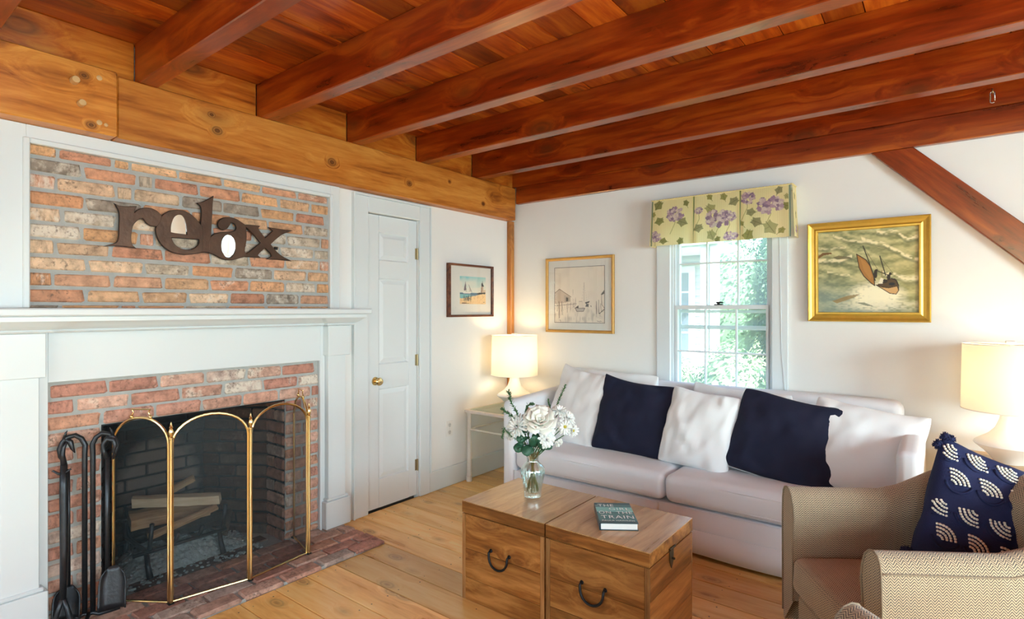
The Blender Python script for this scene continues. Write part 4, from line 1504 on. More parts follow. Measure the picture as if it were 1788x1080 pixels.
for q, (ch, pts) in enumerate(LT.items()):
    cu = bpy.data.curves.new('letter', 'CURVE')
    cu.dimensions = '2D'
    cu.fill_mode = 'BOTH'
    cu.extrude = 0.0045
    cu.bevel_depth = 0.0018
    cu.bevel_resolution = 1
    for pl in [pts] + HOLE.get(ch, []):
        pl = smooth_poly(pl)
        s = cu.splines.new('POLY')
        s.points.add(len(pl) - 1)
        for i, (a, b) in enumerate(pl):
            s.points[i].co = (a, b, 0, 1)
        s.use_cyclic_u = True
    tmp = bpy.data.objects.new('letter_curve', cu)
    COL.objects.link(tmp)
    me = bpy.data.meshes.new_from_object(tmp)
    bpy.data.objects.remove(tmp)
    me.name = 'letter'
    # local (u,v,w) -> world (x=-3.012+w, y=u+1, z=v+1.5)
    me.transform(Matrix(((0, 0, 1, -3.014 + 0.0006 * (q % 2)), (1, 0, 0, 1.0), (0, 1, 0, 1.5), (0, 0, 0, 1))))
    me.transform(Matrix.Translation(-world_loc(sign)))
    me.materials.clear()
    me.materials.append(M['rust'])
    o = bpy.data.objects.new('letter', me)
    COL.objects.link(o)
    o.parent = sign
    cu2 = cu.copy()
    cu2.offset = 0.0035
    cu2.extrude = 0.002
    cu2.bevel_depth = 0.0
    tmp = bpy.data.objects.new('letter_curve', cu2)
    COL.objects.link(tmp)
    me2 = bpy.data.meshes.new_from_object(tmp)
    bpy.data.objects.remove(tmp)
    me2.transform(Matrix(((0, 0, 1, -3.0185), (1, 0, 0, 1.0), (0, 1, 0, 1.5), (0, 0, 0, 1))))
    me2.transform(Matrix.Translation(-world_loc(sign)))
    me2.materials.clear()
    me2.materials.append(M['rim_dark'])
    me2.name = 'cut_edge'
    o2 = bpy.data.objects.new('cut_edge', me2)
    COL.objects.link(o2)
    o2.parent = o
for pl in (HOLE['e'][0], HOLE['a'][0]):
    c = np.mean(np.array(pl), 0)
    g = [(c[0] + (a - c[0]) * 1.06, c[1] + (b - c[1]) * 1.06) for a, b in pl]
    m = MB().prism([(a + 1.0, b + 1.5) for a, b in g], 0, -3.022, -3.018)
    mo_ = m.build('mirror', M['mirror'], sign)
    mo_.rotation_euler = (0, D_(4.2), 0)
for (yy, zz) in ((0.96, 1.72), (1.33, 1.72), (1.70, 1.72)):
    MB().box(XL + 0.0125, -3.0205, yy - 0.008, yy + 0.008, zz - 0.008, zz + 0.008).build('standoff', M['rim_dark'], sign)
# ================================================================== PICTURES AND PRINTED CLOTH
def vnoise(w, h, sx, sy, seed):
    """smooth value noise on a w x h grid, sx/sy cells across"""
    r = np.random.RandomState(seed)
    g = r.rand(int(sy) + 3, int(sx) + 3)
    X = np.linspace(0, sx, w)[None, :].repeat(h, 0)
    Y = np.linspace(0, sy, h)[:, None].repeat(w, 1)
    x0, y0 = X.astype(int), Y.astype(int)
    fx, fy = X - x0, Y - y0
    fx, fy = fx * fx * (3 - 2 * fx), fy * fy * (3 - 2 * fy)
    a, b, c, d = g[y0, x0], g[y0, x0 + 1], g[y0 + 1, x0], g[y0 + 1, x0 + 1]
    return (a * (1 - fx) + b * fx) * (1 - fy) + (c * (1 - fx) + d * fx) * fy


class Raster:
    """small colour raster (linear rgb) with u,v in 0..1, v downwards; it becomes vertex colours"""
    def __init__(self, w, h, col):
        self.w, self.h = w, h
        self.a = np.zeros((h, w, 3)) + np.array(col)
        self.U = np.linspace(0, 1, w)[None, :].repeat(h, 0)
        self.V = np.linspace(0, 1, h)[:, None].repeat(w, 1)

    def put(self, mask, col, al=1.0):
        m = np.clip(mask * al, 0, 1)[..., None]
        self.a = self.a * (1 - m) + np.array(col) * m

    def poly(self, pts, col, al=1.0):
        inside = np.zeros((self.h, self.w), bool)
        n = len(pts)
        for i in range(n):
            x0, y0 = pts[i]
            x1, y1 = pts[(i + 1) % n]
            if y0 == y1:
                continue
            c = ((self.V < y0) != (self.V < y1)) & (self.U < (x1 - x0) * (self.V - y0) / (y1 - y0) + x0)
            inside ^= c
        self.put(inside.astype(float), col, al)

    def ell(self, cx, cy, rx, ry, col, al=1.0, rot=0.0):
        c, s = math.cos(rot), math.sin(rot)
        du, dv = self.U - cx, (self.V - cy)
        x, y = (du * c + dv * s) / rx, (-du * s + dv * c) / ry
        self.put((x * x + y * y < 1).astype(float), col, al)

    def line(self, pts, wid, col, al=1.0, asp=1.0):
        for (x0, y0), (x1, y1) in zip(pts[:-1], pts[1:]):
            dx, dy = x1 - x0, (y1 - y0) * asp
            L2 = dx * dx + dy * dy + 1e-12
            t = np.clip(((self.U - x0) * dx + (self.V - y0) * asp * dy) / L2, 0, 1)
            d = np.hypot(self.U - x0 - t * dx, (self.V - y0) * asp - t * dy)
            self.put(np.clip((wid - d) / (wid * 0.5), 0, 1), col, al)


def print_sheet(name, ras, place, mat, parent=None, at=None):
    """grid mesh carrying the raster; place(u,v) -> world point"""
    w, h = ras.w, ras.h
    vs = [place(i / (w - 1), j / (h - 1)) for j in range(h) for i in range(w)]
    fs = [(j * w + i, (j + 1) * w + i, (j + 1) * w + i + 1, j * w + i + 1) for j in range(h - 1) for i in range(w - 1)]
    me = bpy.data.meshes.new(name)
    at = Vector(at if at is not None else vs[len(vs) // 2])
    me.from_pydata([tuple(Vector(v) - at) for v in vs], [], fs)
    ca = me.color_attributes.new('print', 'FLOAT_COLOR', 'POINT')
    col = np.concatenate([ras.a.reshape(-1, 3), np.ones((w * h, 1))], 1).astype(np.float32)
    ca.data.foreach_set('color', col.ravel())
    me.materials.append(mat)
    for p in me.polygons:
        p.use_smooth = True
    o = bpy.data.objects.new(name, me)
    COL.objects.link(o)
    if parent:
        o.parent = parent
        o.location = at - world_loc(parent)
    else:
        o.location = at
    return o


def frame_bars(prof, u0, u1, v0, v1, place):
    """mitred picture frame. prof: list of (inset, depth) from outside edge; place(u,v,d)"""
    m = MB()
    n = len(prof)
    vs, fs = [], []
    for ins, dep in prof:
        vs += [place(u0 + ins, v0 + ins, dep), place(u1 - ins, v0 + ins, dep), place(u1 - ins, v1 - ins, dep), place(u0 + ins, v1 - ins, dep)]
    for k in range(n - 1):
        for q in range(4):
            q2 = (q + 1) % 4
            fs.append((k * 4 + q, k * 4 + q2, k * 4 + 4 + q2, k * 4 + 4 + q))
    return m.add(vs, fs)


# ---- sea painting (back wall, right of the window)
R_ = Raster(230, 190, sr(150, 150, 110))
n1 = vnoise(230, 190, 5, 9, 1)
n2 = vnoise(230, 190, 12, 26, 2)
n3 = vnoise(230, 190, 40, 70, 3)
U, V = R_.U, R_.V
sw = V + 0.10 * np.sin(U * 5 + 1.5) * (1 - V) - 0.22 * U * (1 - V) + 0.05 * n1
wave = np.sin(sw * 34 + 2.5 * n2 + 2 * n1)
base_a, base_b = np.array(sr(122, 128, 88)), np.array(sr(202, 196, 142))
mixv = np.clip(0.5 + 0.38 * wave + 0.5 * (n3 - .5) + 0.5 * (n2 - .5), 0, 1)[..., None]
R_.a = base_a * (1 - mixv) + base_b * mixv
warm = np.clip((U - 0.45) * 1.3 * (1 - np.abs(V - .55)), 0, 1)
R_.put(warm * 0.5, sr(204, 182, 96))
cool = np.clip((0.6 - U) * 1.2 + (V - 0.62) * 2.0, 0, 1) * np.clip((V - .45) * 3, 0, 1)
R_.put(cool * 0.55, sr(134, 160, 158))
def crest(x0, y0, x1, y1, wd, al, seed):
    t = np.clip((U - x0) / (x1 - x0), 0, 1)
    yl = y0 + (y1 - y0) * t + 0.03 * (vnoise(230, 190, 9, 1, seed) - .5) * 2
    d = V - yl
    mk = ((U > x0) & (U < x1)) * np.clip(1 - np.abs(d - wd * .4) / wd, 0, 1) * np.clip(n3 * 1.8 - .25, 0, 1)
    R_.put(np.clip(mk * 1.6, 0, 1), sr(244, 232, 186), al)
    R_.put(((U > x0) & (U < x1)) * np.clip(1 - np.abs(d - wd * 1.6) / (wd * .9), 0, 1) * .6, sr(98, 104, 76), al)
crest(0.45, 0.10, 1.0, 0.36, 0.030, 0.95, 11)
crest(0.60, 0.0, 1.0, 0.14, 0.03, 0.9, 12)
crest(0.16, 0.04, 0.55, 0.14, 0.022, 0.7, 13)
crest(0.0, 0.34, 0.36, 0.33, 0.035, 0.8, 14)
crest(0.66, 0.54, 1.0, 0.60, 0.04, 0.9, 15)
crest(0.1, 0.50, 0.34, 0.56, 0.02, 0.7, 16)
crest(0.0, 0.20, 0.3, 0.22, 0.02, 0.5, 17)
foam = np.clip(1.25 - np.hypot((U - 0.60) / 0.26, (V - 0.80) / 0.16), 0, 1) * np.clip(0.45 + n3, 0, 1)
R_.put(np.clip(foam * 1.9, 0, 1), sr(250, 242, 206))
foam = np.clip(1.2 - np.hypot((U - 0.62) / 0.45, (V - 0.92) / 0.07), 0, 1) * np.clip(n3 * 1.6, 0, 1)
R_.put(foam, sr(232, 226, 196))
brown = sr(118, 86, 44)
R_.poly([(0.0, 0.30), (0.05, 0.255), (0.14, 0.255), (0.15, 0.275), (0.06, 0.29), (0.0, 0.33)], brown)
R_.poly([(0.16, 0.32), (0.22, 0.30), (0.34, 0.325), (0.35, 0.345), (0.2, 0.345)], sr(96, 88, 58), .8)
R_.poly([(0.15, 0.86), (0.30, 0.80), (0.44, 0.775), (0.38, 0.82), (0.2, 0.89)], sr(150, 120, 66), .8)
R_.poly([(0.40, 0.885), (0.48, 0.88), (0.58, 0.93), (0.5, 0.92)], sr(112, 118, 96), .8)
sail = [(0.405, 0.295), (0.44, 0.32), (0.50, 0.37), (0.545, 0.45), (0.575, 0.56), (0.585, 0.68), (0.55, 0.65), (0.475, 0.56), (0.43, 0.46)]
R_.poly(sail, sr(168, 116, 52))
R_.poly([(0.44, 0.34), (0.52, 0.42), (0.56, 0.56), (0.54, 0.6), (0.48, 0.5)], sr(186, 132, 64), .7)
R_.line(sail + sail[:1], 0.006, sr(60, 40, 20), 1, 0.82)
R_.line([(0.47, 0.20), (0.525, 0.38), (0.59, 0.62)], 0.007, sr(45, 38, 26), 1, 0.82)
R_.line([(0.635, 0.33), (0.69, 0.56)], 0.007, sr(45, 38, 26), 1, 0.82)
R_.line([(0.47, 0.2), (0.62, 0.5)], 0.0025, sr(80, 70, 50), 1, 0.82)
R_.line([(0.60, 0.50), (0.72, 0.56)], 0.005, sr(45, 38, 26), 1, 0.82)
R_.line([(0.655, 0.5), (0.655, 0.66)], 0.004, sr(120, 84, 40), 1, 0.82)
R_.line([(0.65, 0.36), (0.76, 0.54)], 0.002, sr(90, 80, 55), 1, 0.82)
hull = [(0.60, 0.675), (0.66, 0.70), (0.72, 0.71), (0.80, 0.69), (0.815, 0.74), (0.79, 0.785), (0.73, 0.775), (0.68, 0.735)]
R_.poly([(0.60, 0.675), (0.65, 0.64), (0.72, 0.60), (0.78, 0.60), (0.81, 0.65), (0.80, 0.71), (0.70, 0.715)], sr(84, 62, 34))
R_.poly(hull, sr(214, 168, 108))
R_.line(hull + hull[:1], 0.005, sr(60, 42, 22), 1, 0.82)
R_.line([(0.745, 0.6), (0.79, 0.62), (0.812, 0.68), (0.812, 0.73)], 0.007, sr(50, 36, 20), 1, 0.82)
for (cx, cy, rx, ry) in ((0.593, 0.54, 0.018, 0.05), (0.60, 0.50, 0.013, 0.018), (0.72, 0.585, 0.018, 0.035), (0.735, 0.545, 0.014, 0.018), (0.68, 0.63, 0.03, 0.022)):
    R_.ell(cx, cy, rx, ry, sr(48, 40, 28))
R_.ell(0.75, 0.665, 0.03, 0.018, sr(40, 40, 40))
R_.poly([(0.645, 0.585), (0.67, 0.6), (0.66, 0.66), (0.62, 0.655)], sr(232, 226, 200))
SX0, SX1, SZ0, SZ1 = -0.668, -0.052, 1.297, 1.900
ptg = empty('framed_painting', ((SX0 + SX1) / 2, YB - 0.02, SZ0))
tag(ptg, 'gold framed oil painting of a fishing boat in heavy surf right of the window', 'painting')
def pl_sea(u, v, d):
    lean = 0.018 * (v - SZ0) / 0.6
    return (u, YB - 0.004 - d - lean, v)
fr_ = frame_bars([(0, 0), (0, 0.026), (0.006, 0.034), (0.014, 0.030), (0.022, 0.024), (0.036, 0.020), (0.046, 0.026), (0.054, 0.025), (0.058, 0.012)], SX0, SX1, SZ0, SZ1, pl_sea)
fr_.build('frame', M['gold'], ptg)
print_sheet('canvas', R_, lambda u, v: pl_sea(SX0 + 0.056 + u * (SX1 - SX0 - 0.112), SZ1 - 0.056 - v * (SZ1 - SZ0 - 0.112), 0.013), M['oil'], ptg)

# ---- harbour sketch (back wall, left of the window)
R_ = Raster(130, 140, sr(236, 226, 210))
n1 = vnoise(130, 140, 8, 8, 4)
n2 = vnoise(130, 140, 40, 14, 5)
U, V = R_.U, R_.V
R_.put(np.clip(n1 - .55, 0, 1) * .5, sr(200, 190, 176))
R_.put(np.clip((V - .62) * 4, 0, 1) * np.clip(n2 - .45, 0, 1) * .9, sr(150, 144, 136))
ink, grey = sr(70, 60, 54), sr(130, 120, 112)
R_.poly([(0.0, 0.46), (0.10, 0.39), (0.32, 0.53), (0.32, 0.535), (0.20, 0.50), (0.20, 0.64), (0.0, 0.66)], sr(206, 190, 172))
R_.poly([(0.20, 0.5), (0.33, 0.54), (0.33, 0.62), (0.2, 0.64)], sr(190, 176, 160))
R_.line([(0.0, 0.46), (0.10, 0.39), (0.34, 0.535)], 0.006, sr(110, 82, 66))
R_.poly([(0.24, 0.54), (0.285, 0.55), (0.285, 0.61), (0.24, 0.62)], sr(96, 90, 84))
for x, y0, y1, w in ((0.09, .62, .92, .010), (0.15, .62, .86, .008), (0.05, .64, .8, .005), (0.26, .63, .82, .004), (0.33, .62, .78, .004), (0.39, .58, .72, .004), (0.43, .5, .70, .003), (0.845, .62, .84, .008), (0.89, .6, .84, .007), (0.93, .66, .8, .005)):
    R_.line([(x, y0), (x + .006, y1)], w, grey)
for k in range(9):
    R_.line([(0.0 + k * .05, .70 - .004 * k), (0.05 + k * .05, .69 - .004 * k)], 0.006, grey, .8)
    R_.line([(0.05 + k * .045, .64), (0.10 + k * .04, .80 - .01 * k)], 0.003, grey, .7)
R_.poly([(0.42, 0.735), (0.62, 0.735), (0.59, 0.80), (0.46, 0.80)], sr(190, 182, 172))
R_.line([(0.42, 0.735), (0.62, 0.74), (0.59, 0.80), (0.46, 0.80), (0.42, 0.735)], 0.006, ink)
R_.poly([(0.50, 0.62), (0.57, 0.62), (0.57, 0.735), (0.50, 0.735)], sr(226, 216, 200))
R_.line([(0.50, 0.735), (0.50, 0.62), (0.57, 0.62), (0.57, 0.735)], 0.004, grey)
R_.poly([(0.43, 0.73), (0.49, 0.69), (0.49, 0.735)], sr(84, 78, 74))
R_.poly([(0.62, 0.64), (0.72, 0.61), (0.70, 0.645), (0.64, 0.66)], sr(90, 86, 82))
R_.poly([(0.65, 0.66), (0.70, 0.67), (0.69, 0.72), (0.63, 0.715)], sr(110, 104, 100))
R_.poly([(0.73, 0.70), (0.75, 0.69), (0.75, 0.73)], ink)
R_.line([(0.605, 0.28), (0.605, 0.62)], 0.003, grey, .6)
R_.line([(0.605, 0.30), (0.56, 0.6)], 0.002, grey, .4)
R_.line([(0.605, 0.30), (0.66, 0.6)], 0.002, grey, .4)
R_.line([(0.38, 0.40), (0.385, 0.62)], 0.003, grey, .6)
R_.poly([(0.93, 0.50), (1.0, 0.42), (1.0, 0.49), (0.95, 0.51)], sr(84, 80, 78))
R_.line([(0.945, .5), (0.95, .68), (1.0, .74)], 0.006, grey)
R_.line([(0.9, .84), (1.0, .76)], 0.008, ink)
for k in range(6):
    R_.line([(0.84 + .022 * k, 0.86 + .004 * k), (0.85 + .022 * k, 0.92)], 0.003, grey, .5)
for k, (x, y) in enumerate(((.10, .955), (.86, .965), (.89, .97), (.92, .965))):
    R_.line([(x, y), (x + .025, y + .012)], 0.006, ink, .7)
HX0, HX1, HZ0, HZ1 = -2.652, -2.017, 1.181, 1.797
sk = empty('framed_sketch', ((HX0 + HX1) / 2, YB - 0.02, HZ0))
tag(sk, 'harbour sketch with mat in a thin gilt wood frame between corner lamp and window', 'picture')
def pl_sk(u, v, d):
    return (u, YB - 0.003 - d, v)
frame_bars([(0, 0), (0, 0.020), (0.004, 0.024), (0.014, 0.023), (0.020, 0.018), (0.024, 0.010)], HX0, HX1, HZ0, HZ1, pl_sk).build('frame', M['gilt_dark'], sk)
MB().box(HX0 + 0.022, HX1 - 0.022, YB - 0.011, YB - 0.006, HZ0 + 0.022, HZ1 - 0.022).build('mat_board', M['mat_board'], sk)
bx0, bx1, bz0, bz1 = HX0 + 0.085, HX1 - 0.085, HZ0 + 0.083, HZ1 - 0.083
print_sheet('drawing', R_, lambda u, v: (bx0 + u * (bx1 - bx0), YB - 0.0116, bz1 - v * (bz1 - bz0)), M['print'], sk)
bl_ = MB()
for (a, b, c, d) in ((bx0 - .003, bx1 + .003, bz0 - .003, bz0), (bx0 - .003, bx1 + .003, bz1, bz1 + .003), (bx0 - .003, bx0, bz0, bz1), (bx1, bx1 + .003, bz0, bz1)):
    bl_.box(a, b, YB - 0.0122, YB - 0.0113, c, d)
bl_.build('ruled_border', M['rim_dark'], sk)
MB().box(HX0 + 0.0225, HX1 - 0.0225, YB - 0.0165, YB - 0.0150, HZ0 + 0.0225, HZ1 - 0.0225).build('glazing', M['picture_glass'], sk)

# ---- lighthouse print (left wall, beside the corner post)
R_ = Raster(90, 70, sr(226, 226, 214))
n1 = vnoise(90, 70, 7, 4, 6)
n2 = vnoise(90, 70, 30, 24, 7)
U, V = R_.U, R_.V
R_.put(np.clip(1 - V / .22, 0, 1) * .9 + np.clip(n1 - .5, 0, 1) * (V < .4), sr(140, 206, 208))
R_.put((V > .585) * 1.0, sr(110, 150, 170))
R_.put(((V > .6) & (V < .66)) * .6, sr(70, 90, 120))
R_.put(((V > .64) & (U < .4)) * .7, sr(130, 205, 205))
R_.put((V > .80 - .20 * np.clip((U - .1) / .9, 0, 1) + .03 * (n2 - .5)) * 1.0, sr(244, 210, 158))
R_.put((V > .66) * np.clip(n2 * 2 - 1.2, 0, 1) * .6, sr(190, 140, 96))
R_.poly([(0.21, .20), (0.245, .50), (0.145, .52), (0.165, .38)], sr(122, 112, 122))
R_.line([(0.215, .18), (0.235, .56)], 0.006, sr(80, 76, 84))
R_.poly([(0.35, .32), (0.44, .54), (0.36, .55)], sr(196, 186, 176))
R_.line([(0.33, .30), (0.45, .56)], 0.008, sr(76, 70, 76))
R_.poly([(0.10, .57), (0.42, .565), (0.40, .61), (0.13, .61)], sr(236, 232, 226))
R_.line([(0.12, .60), (0.40, .60)], 0.005, sr(110, 110, 120))
R_.poly([(0.825, .34), (0.905, .34), (0.90, .58), (0.80, .58)], sr(196, 172, 150))
R_.poly([(0.80, .58), (0.825, .34), (0.85, .34), (0.84, .58)], sr(140, 112, 96))
R_.poly([(0.82, .34), (0.83, .24), (0.86, .18), (0.89, .24), (0.93, .34)], sr(44, 50, 56))
R_.line([(0.87, .14), (0.87, .22)], 0.008, sr(44, 50, 56))
R_.poly([(0.90, .48), (0.99, .46), (0.99, .58), (0.90, .58)], sr(214, 190, 164))
R_.poly([(0.62, .62), (0.72, .58), (0.98, .56), (0.98, .61), (0.72, .64)], sr(60, 64, 62))
for k in range(60):
    rk = random.Random(k)
    x, y = 0.14 + .28 * rk.random(), 0.70 + .16 * rk.random()
    R_.line([(x, y + .06), (x + rk.uniform(-.03, .05), y - .04)], 0.006, [sr(70, 74, 84), sr(120, 110, 100), sr(50, 54, 60)][k % 3], .8)
R_.poly([(0.04, .98), (0.10, .95), (0.33, .96), (0.36, .985)], sr(70, 64, 66))
R_.line([(0.9, .93), (0.95, .93)], 0.008, sr(90, 76, 70))
LY0, LY1, LZ0, LZ1 = 3.108, 3.642, 1.311, 1.732
lp = empty('framed_print', (XL + 0.02, (LY0 + LY1) / 2, LZ0))
tag(lp, 'small matted print of lighthouse and sailboat in dark mahogany frame left of corner post', 'picture')
def pl_l(u, v, d):
    return (XL + 0.003 + d, u, v)
frame_bars([(0, 0), (0, 0.034), (0.003, 0.037), (0.013, 0.037), (0.017, 0.034), (0.018, 0.020)], LY0, LY1, LZ0, LZ1, pl_l).build('frame', M['mahogany'], lp)
MB().box(XL + 0.012, XL + 0.018, LY0 + 0.016, LY1 - 0.016, LZ0 + 0.016, LZ1 - 0.016).build('mat_board', M['mat_board'], lp)
print_sheet('print', R_, lambda u, v: (XL + 0.0186, 3.243 + u * 0.316, 1.636 - v * 0.222), M['print'], lp)
MB().box(XL + 0.0225, XL + 0.0240, LY0 + 0.0165, LY1 - 0.0165, LZ0 + 0.0165, LZ1 - 0.0165).build('glazing', M['picture_glass'], lp)

# ---- floral valance: three board-mounted panels with pleats between and side returns
VX0, VX1, VZ1 = -1.661, -0.741, 2.150
VZ0 = 1.822
VY = YB - 0.115
val = empty('window_valance', ((VX0 + VX1) / 2, YB - 0.06, VZ0))
tag(val, 'pleated yellow valance printed with purple hydrangeas and ivy over the window', 'valance')

def leaf_r(R, cx, cy, s, rot, col, asp):
    c, sn = math.cos(rot), math.sin(rot)
    pts = []
    for k in range(15):
        a = 2 * PI * k / 15
        rr = s * (0.78 + 0.20 * math.cos(5 * a) + 0.12 * math.cos(a))
        x, y = rr * math.cos(a), rr * math.sin(a) * 0.85
        pts.append((cx + (x * c - y * sn), cy + (x * sn + y * c) * asp))
    R.poly(pts, col)
    R.line([(cx - s * c * .7, cy - s * sn * .7 * asp), (cx + s * c * .8, cy + s * sn * .8 * asp)], s * .06, tuple(np.array(col) * .55), .8, 1 / asp)
    R.line([(cx, cy), (cx - s * sn * .5, cy + s * c * .5 * asp)], s * .05, tuple(np.array(col) * .6), .7, 1 / asp)

def hydrangea(R, cx, cy, s, asp, seed):
    r = random.Random(seed)
    for k in range(60):
        a, d = r.random() * 2 * PI, s * math.sqrt(r.random())
        x, y = cx + d * math.cos(a), cy + d * .72 * math.sin(a) * asp
        q = [sr(186, 152, 166), sr(166, 134, 158), sr(206, 178, 180), sr(146, 118, 142), sr(218, 194, 190)][k % 5]
        for b in range(4):
            t_a = b * PI / 2 + a
            R.ell(x + s * .10 * math.cos(t_a), y + s * .10 * math.sin(t_a) * asp, s * .095, s * .095 * asp, q)

def val_panel(w, items, stripe_l, stripe_r, seed):
    W_, H_ = int(w / 0.0026), 126
    R = Raster(W_, H_, sr(238, 224, 170))
    asp = w / 0.328
    nz = vnoise(W_, H_, 5, 4, seed)
    R.put(np.clip(nz - .35, 0, 1) * .55, sr(240, 214, 172))
    R.put(np.clip(vnoise(W_, H_, 6, 3, seed + 50) - .6, 0, 1) * .7, sr(246, 238, 190))
    R.put((np.sin(R.U * W_ * 1.3) > 0.2) * .12, sr(206, 178, 122))
    for kind, x, y, s, rot in items:
        if kind == 's':
            pass
    for kind, x, y, s, rot in items:
        if kind == 'f':
            R.line([(x, y), (x + .02, y + .22 * asp * .9), (x - .10, y + .42)], 0.006, sr(140, 128, 62), 1, 1 / asp)
        if kind == 'l':
            R.line([(x, y), (x + .14 * math.cos(rot), y + .14 * math.sin(rot) * asp)], 0.006, sr(132, 120, 66), 1, 1 / asp)
    for kind, x, y, s, rot in items:
        if kind == 'l':
            leaf_r(R, x, y, s * 1.35, rot, [sr(164, 154, 92), sr(146, 140, 86), sr(176, 168, 116), sr(156, 148, 108)][int(x * 97) % 4], asp)
    for kind, x, y, s, rot in items:
        if kind == 'f':
            hydrangea(R, x, y, s * 1.25, asp, int(x * 1000 + seed))
    if stripe_l:
        R.put((R.U < .028) * 1.0, sr(126, 140, 116))
    if stripe_r:
        R.put((R.U > .955) * 1.0, sr(196, 200, 160))
        R.put((R.U > .975) * 1.0, sr(110, 136, 128))
    return R

w1 = 0.292
P1 = val_panel(w1, [('l', .18, .10, .11, 2.2), ('f', .57, .34, .17, 0), ('l', .22, .46, .10, 2.9), ('l', .74, .52, .11, .4), ('l', .84, .12, .07, 1.2), ('f', .10, .80, .13, 0), ('l', .30, .90, .08, .2), ('l', .72, .92, .08, 1.9), ('l', .05, .30, .06, 1.5)], True, False, 21)
P2 = val_panel(w1, [('f', .55, .52, .22, 0), ('f', .78, .50, .12, 0), ('l', .36, .30, .12, .7), ('f', .10, .32, .08, 0), ('l', .90, .20, .10, 2.6), ('l', .66, .08, .08, 1.2), ('l', .12, .68, .10, 2.8), ('l', .40, .84, .11, 1.2), ('f', .82, .90, .11, 0), ('l', .34, .05, .07, 1.), ('l', .55, .95, .07, 2.)], False, False, 22)
P3 = val_panel(w1, [('f', .60, .36, .20, 0), ('f', .12, .18, .14, 0), ('l', .20, .46, .09, .1), ('l', .32, .66, .11, .5), ('l', .60, .78, .14, 1.0), ('l', .17, .90, .12, 1.9), ('l', .92, .40, .09, .4), ('l', .83, .86, .07, 2.4), ('l', .78, .08, .08, 2.), ('l', .93, .22, .06, .9), ('l', .01, .66, .06, .9)], False, True, 23)
pitch = (VX1 - VX0) / 3
for q, R in enumerate((P1, P2, P3)):
    xa = VX0 + pitch * q + (0.004 if q else 0.0)
    xb = VX0 + pitch * (q + 1) - 0.010
    def plc(u, v, xa=xa, xb=xb, q=q):
        bow = 0.012 * math.sin(PI * u) * v + 0.006 * math.sin(u * 9 + q * 2) * v
        fl = 0.010 * v
        return (xa + u * (xb - xa) + (u - .5) * 0.012 * v, VY - bow - fl, VZ1 - v * 0.327)
    print_sheet('printed_panel', R, plc, M['print_cloth'], val)
# striped pleats in the gaps, set back
for q in (1, 2):
    xc = VX0 + pitch * q - 0.003
    S = Raster(24, 30, sr(228, 214, 140))
    for (a, b, c) in ((0, .16, sr(150, 148, 70)), (.16, .3, sr(196, 190, 110)), (.42, .55, sr(128, 148, 120)), (.7, .8, sr(128, 148, 120)), (.9, 1.01, sr(236, 226, 170))):
        S.put(((S.U >= a) & (S.U < b)) * 1.0, c)
    print_sheet('striped_pleat', S, lambda u, v, xc=xc: (xc - 0.022 + u * 0.044, VY + 0.006 - 0.010 * v, VZ1 - v * 0.326), M['print_cloth'], val)
for s, xx in ((-1, VX0), (1, VX1)):
    S = val_panel(0.115, [('l', .4, .2, .2, 1.), ('l', .6, .55, .22, 2.), ('f', .5, .85, .25, 0)], False, False, 30 + s)
    print_sheet('side_return', S, lambda u, v, s=s, xx=xx: (xx + s * 0.016 * v + s * 0.004 * math.sin(u * 6) * v, VY - 0.010 * v * (1 - u) + u * 0.112, VZ1 - v * 0.327), M['print_cloth'], val)
MB().cbox(VX0 + 0.002, VX1 - 0.002, VY + 0.008, YB - 0.021, VZ1 - 0.022, VZ1 - 0.002, 0.002).build('mounting_board', M['white'], val)
cw = MB()
n_ = 150
cw.tube([(VX0 - 0.002 + (VX1 - VX0 + .004) * k / n_, VY - 0.003 - 0.0015 * math.sin(k * 1.9), VZ1 + 0.0015 * math.cos(k * 1.9)) for k in range(n_ + 1)], 0.0042, 6)
cw.tube([(VX1 + 0.002, VY - 0.003 + (0.112) * k / 20, VZ1 + 0.0015 * math.cos(k * 1.9)) for k in range(21)], 0.0042, 6)
cw.build('welt_cord', plain('valance_cord', sr(226, 208, 150), 0.9), val, smooth=True)
# ================================================================== FURNITURE
# ---- wall outlet
ou = empty('wall_outlet', (XL + 0.003, 3.140, 0.382))
tag(ou, 'white double wall outlet low on the wall beside the closet door', 'outlet')
MB().cbox(XL + 0.0004, XL + 0.006, 3.104, 3.176, 0.382, 0.502, 0.002).build('cover_plate', M['plastic'], ou)
for zc in (0.414, 0.470):
    r = MB().prism([(3.140 + 0.016 * math.cos(a * PI / 8), zc + 0.018 * math.sin(a * PI / 8)) for a in range(16)], 0, XL + 0.006, XL + 0.008).build('receptacle', M['plastic_dark'], ou)
    s = MB()
    for dy in (-0.006, 0.006):
        s.box(XL + 0.0081, XL + 0.0085, 3.140 + dy - 0.0012, 3.140 + dy + 0.0012, zc - 0.001, zc + 0.008)
    s.ball((XL + 0.0082, 3.140, zc - 0.008), 0.0025, 8, 4, (.2, 1, 1))
    s.build('slot', M['dark_slot'], r)
MB().tube([(XL + 0.006, 3.140, 0.442), (XL + 0.0072, 3.140, 0.442)], 0.003, 8).build('screw', M['steel'], ou)

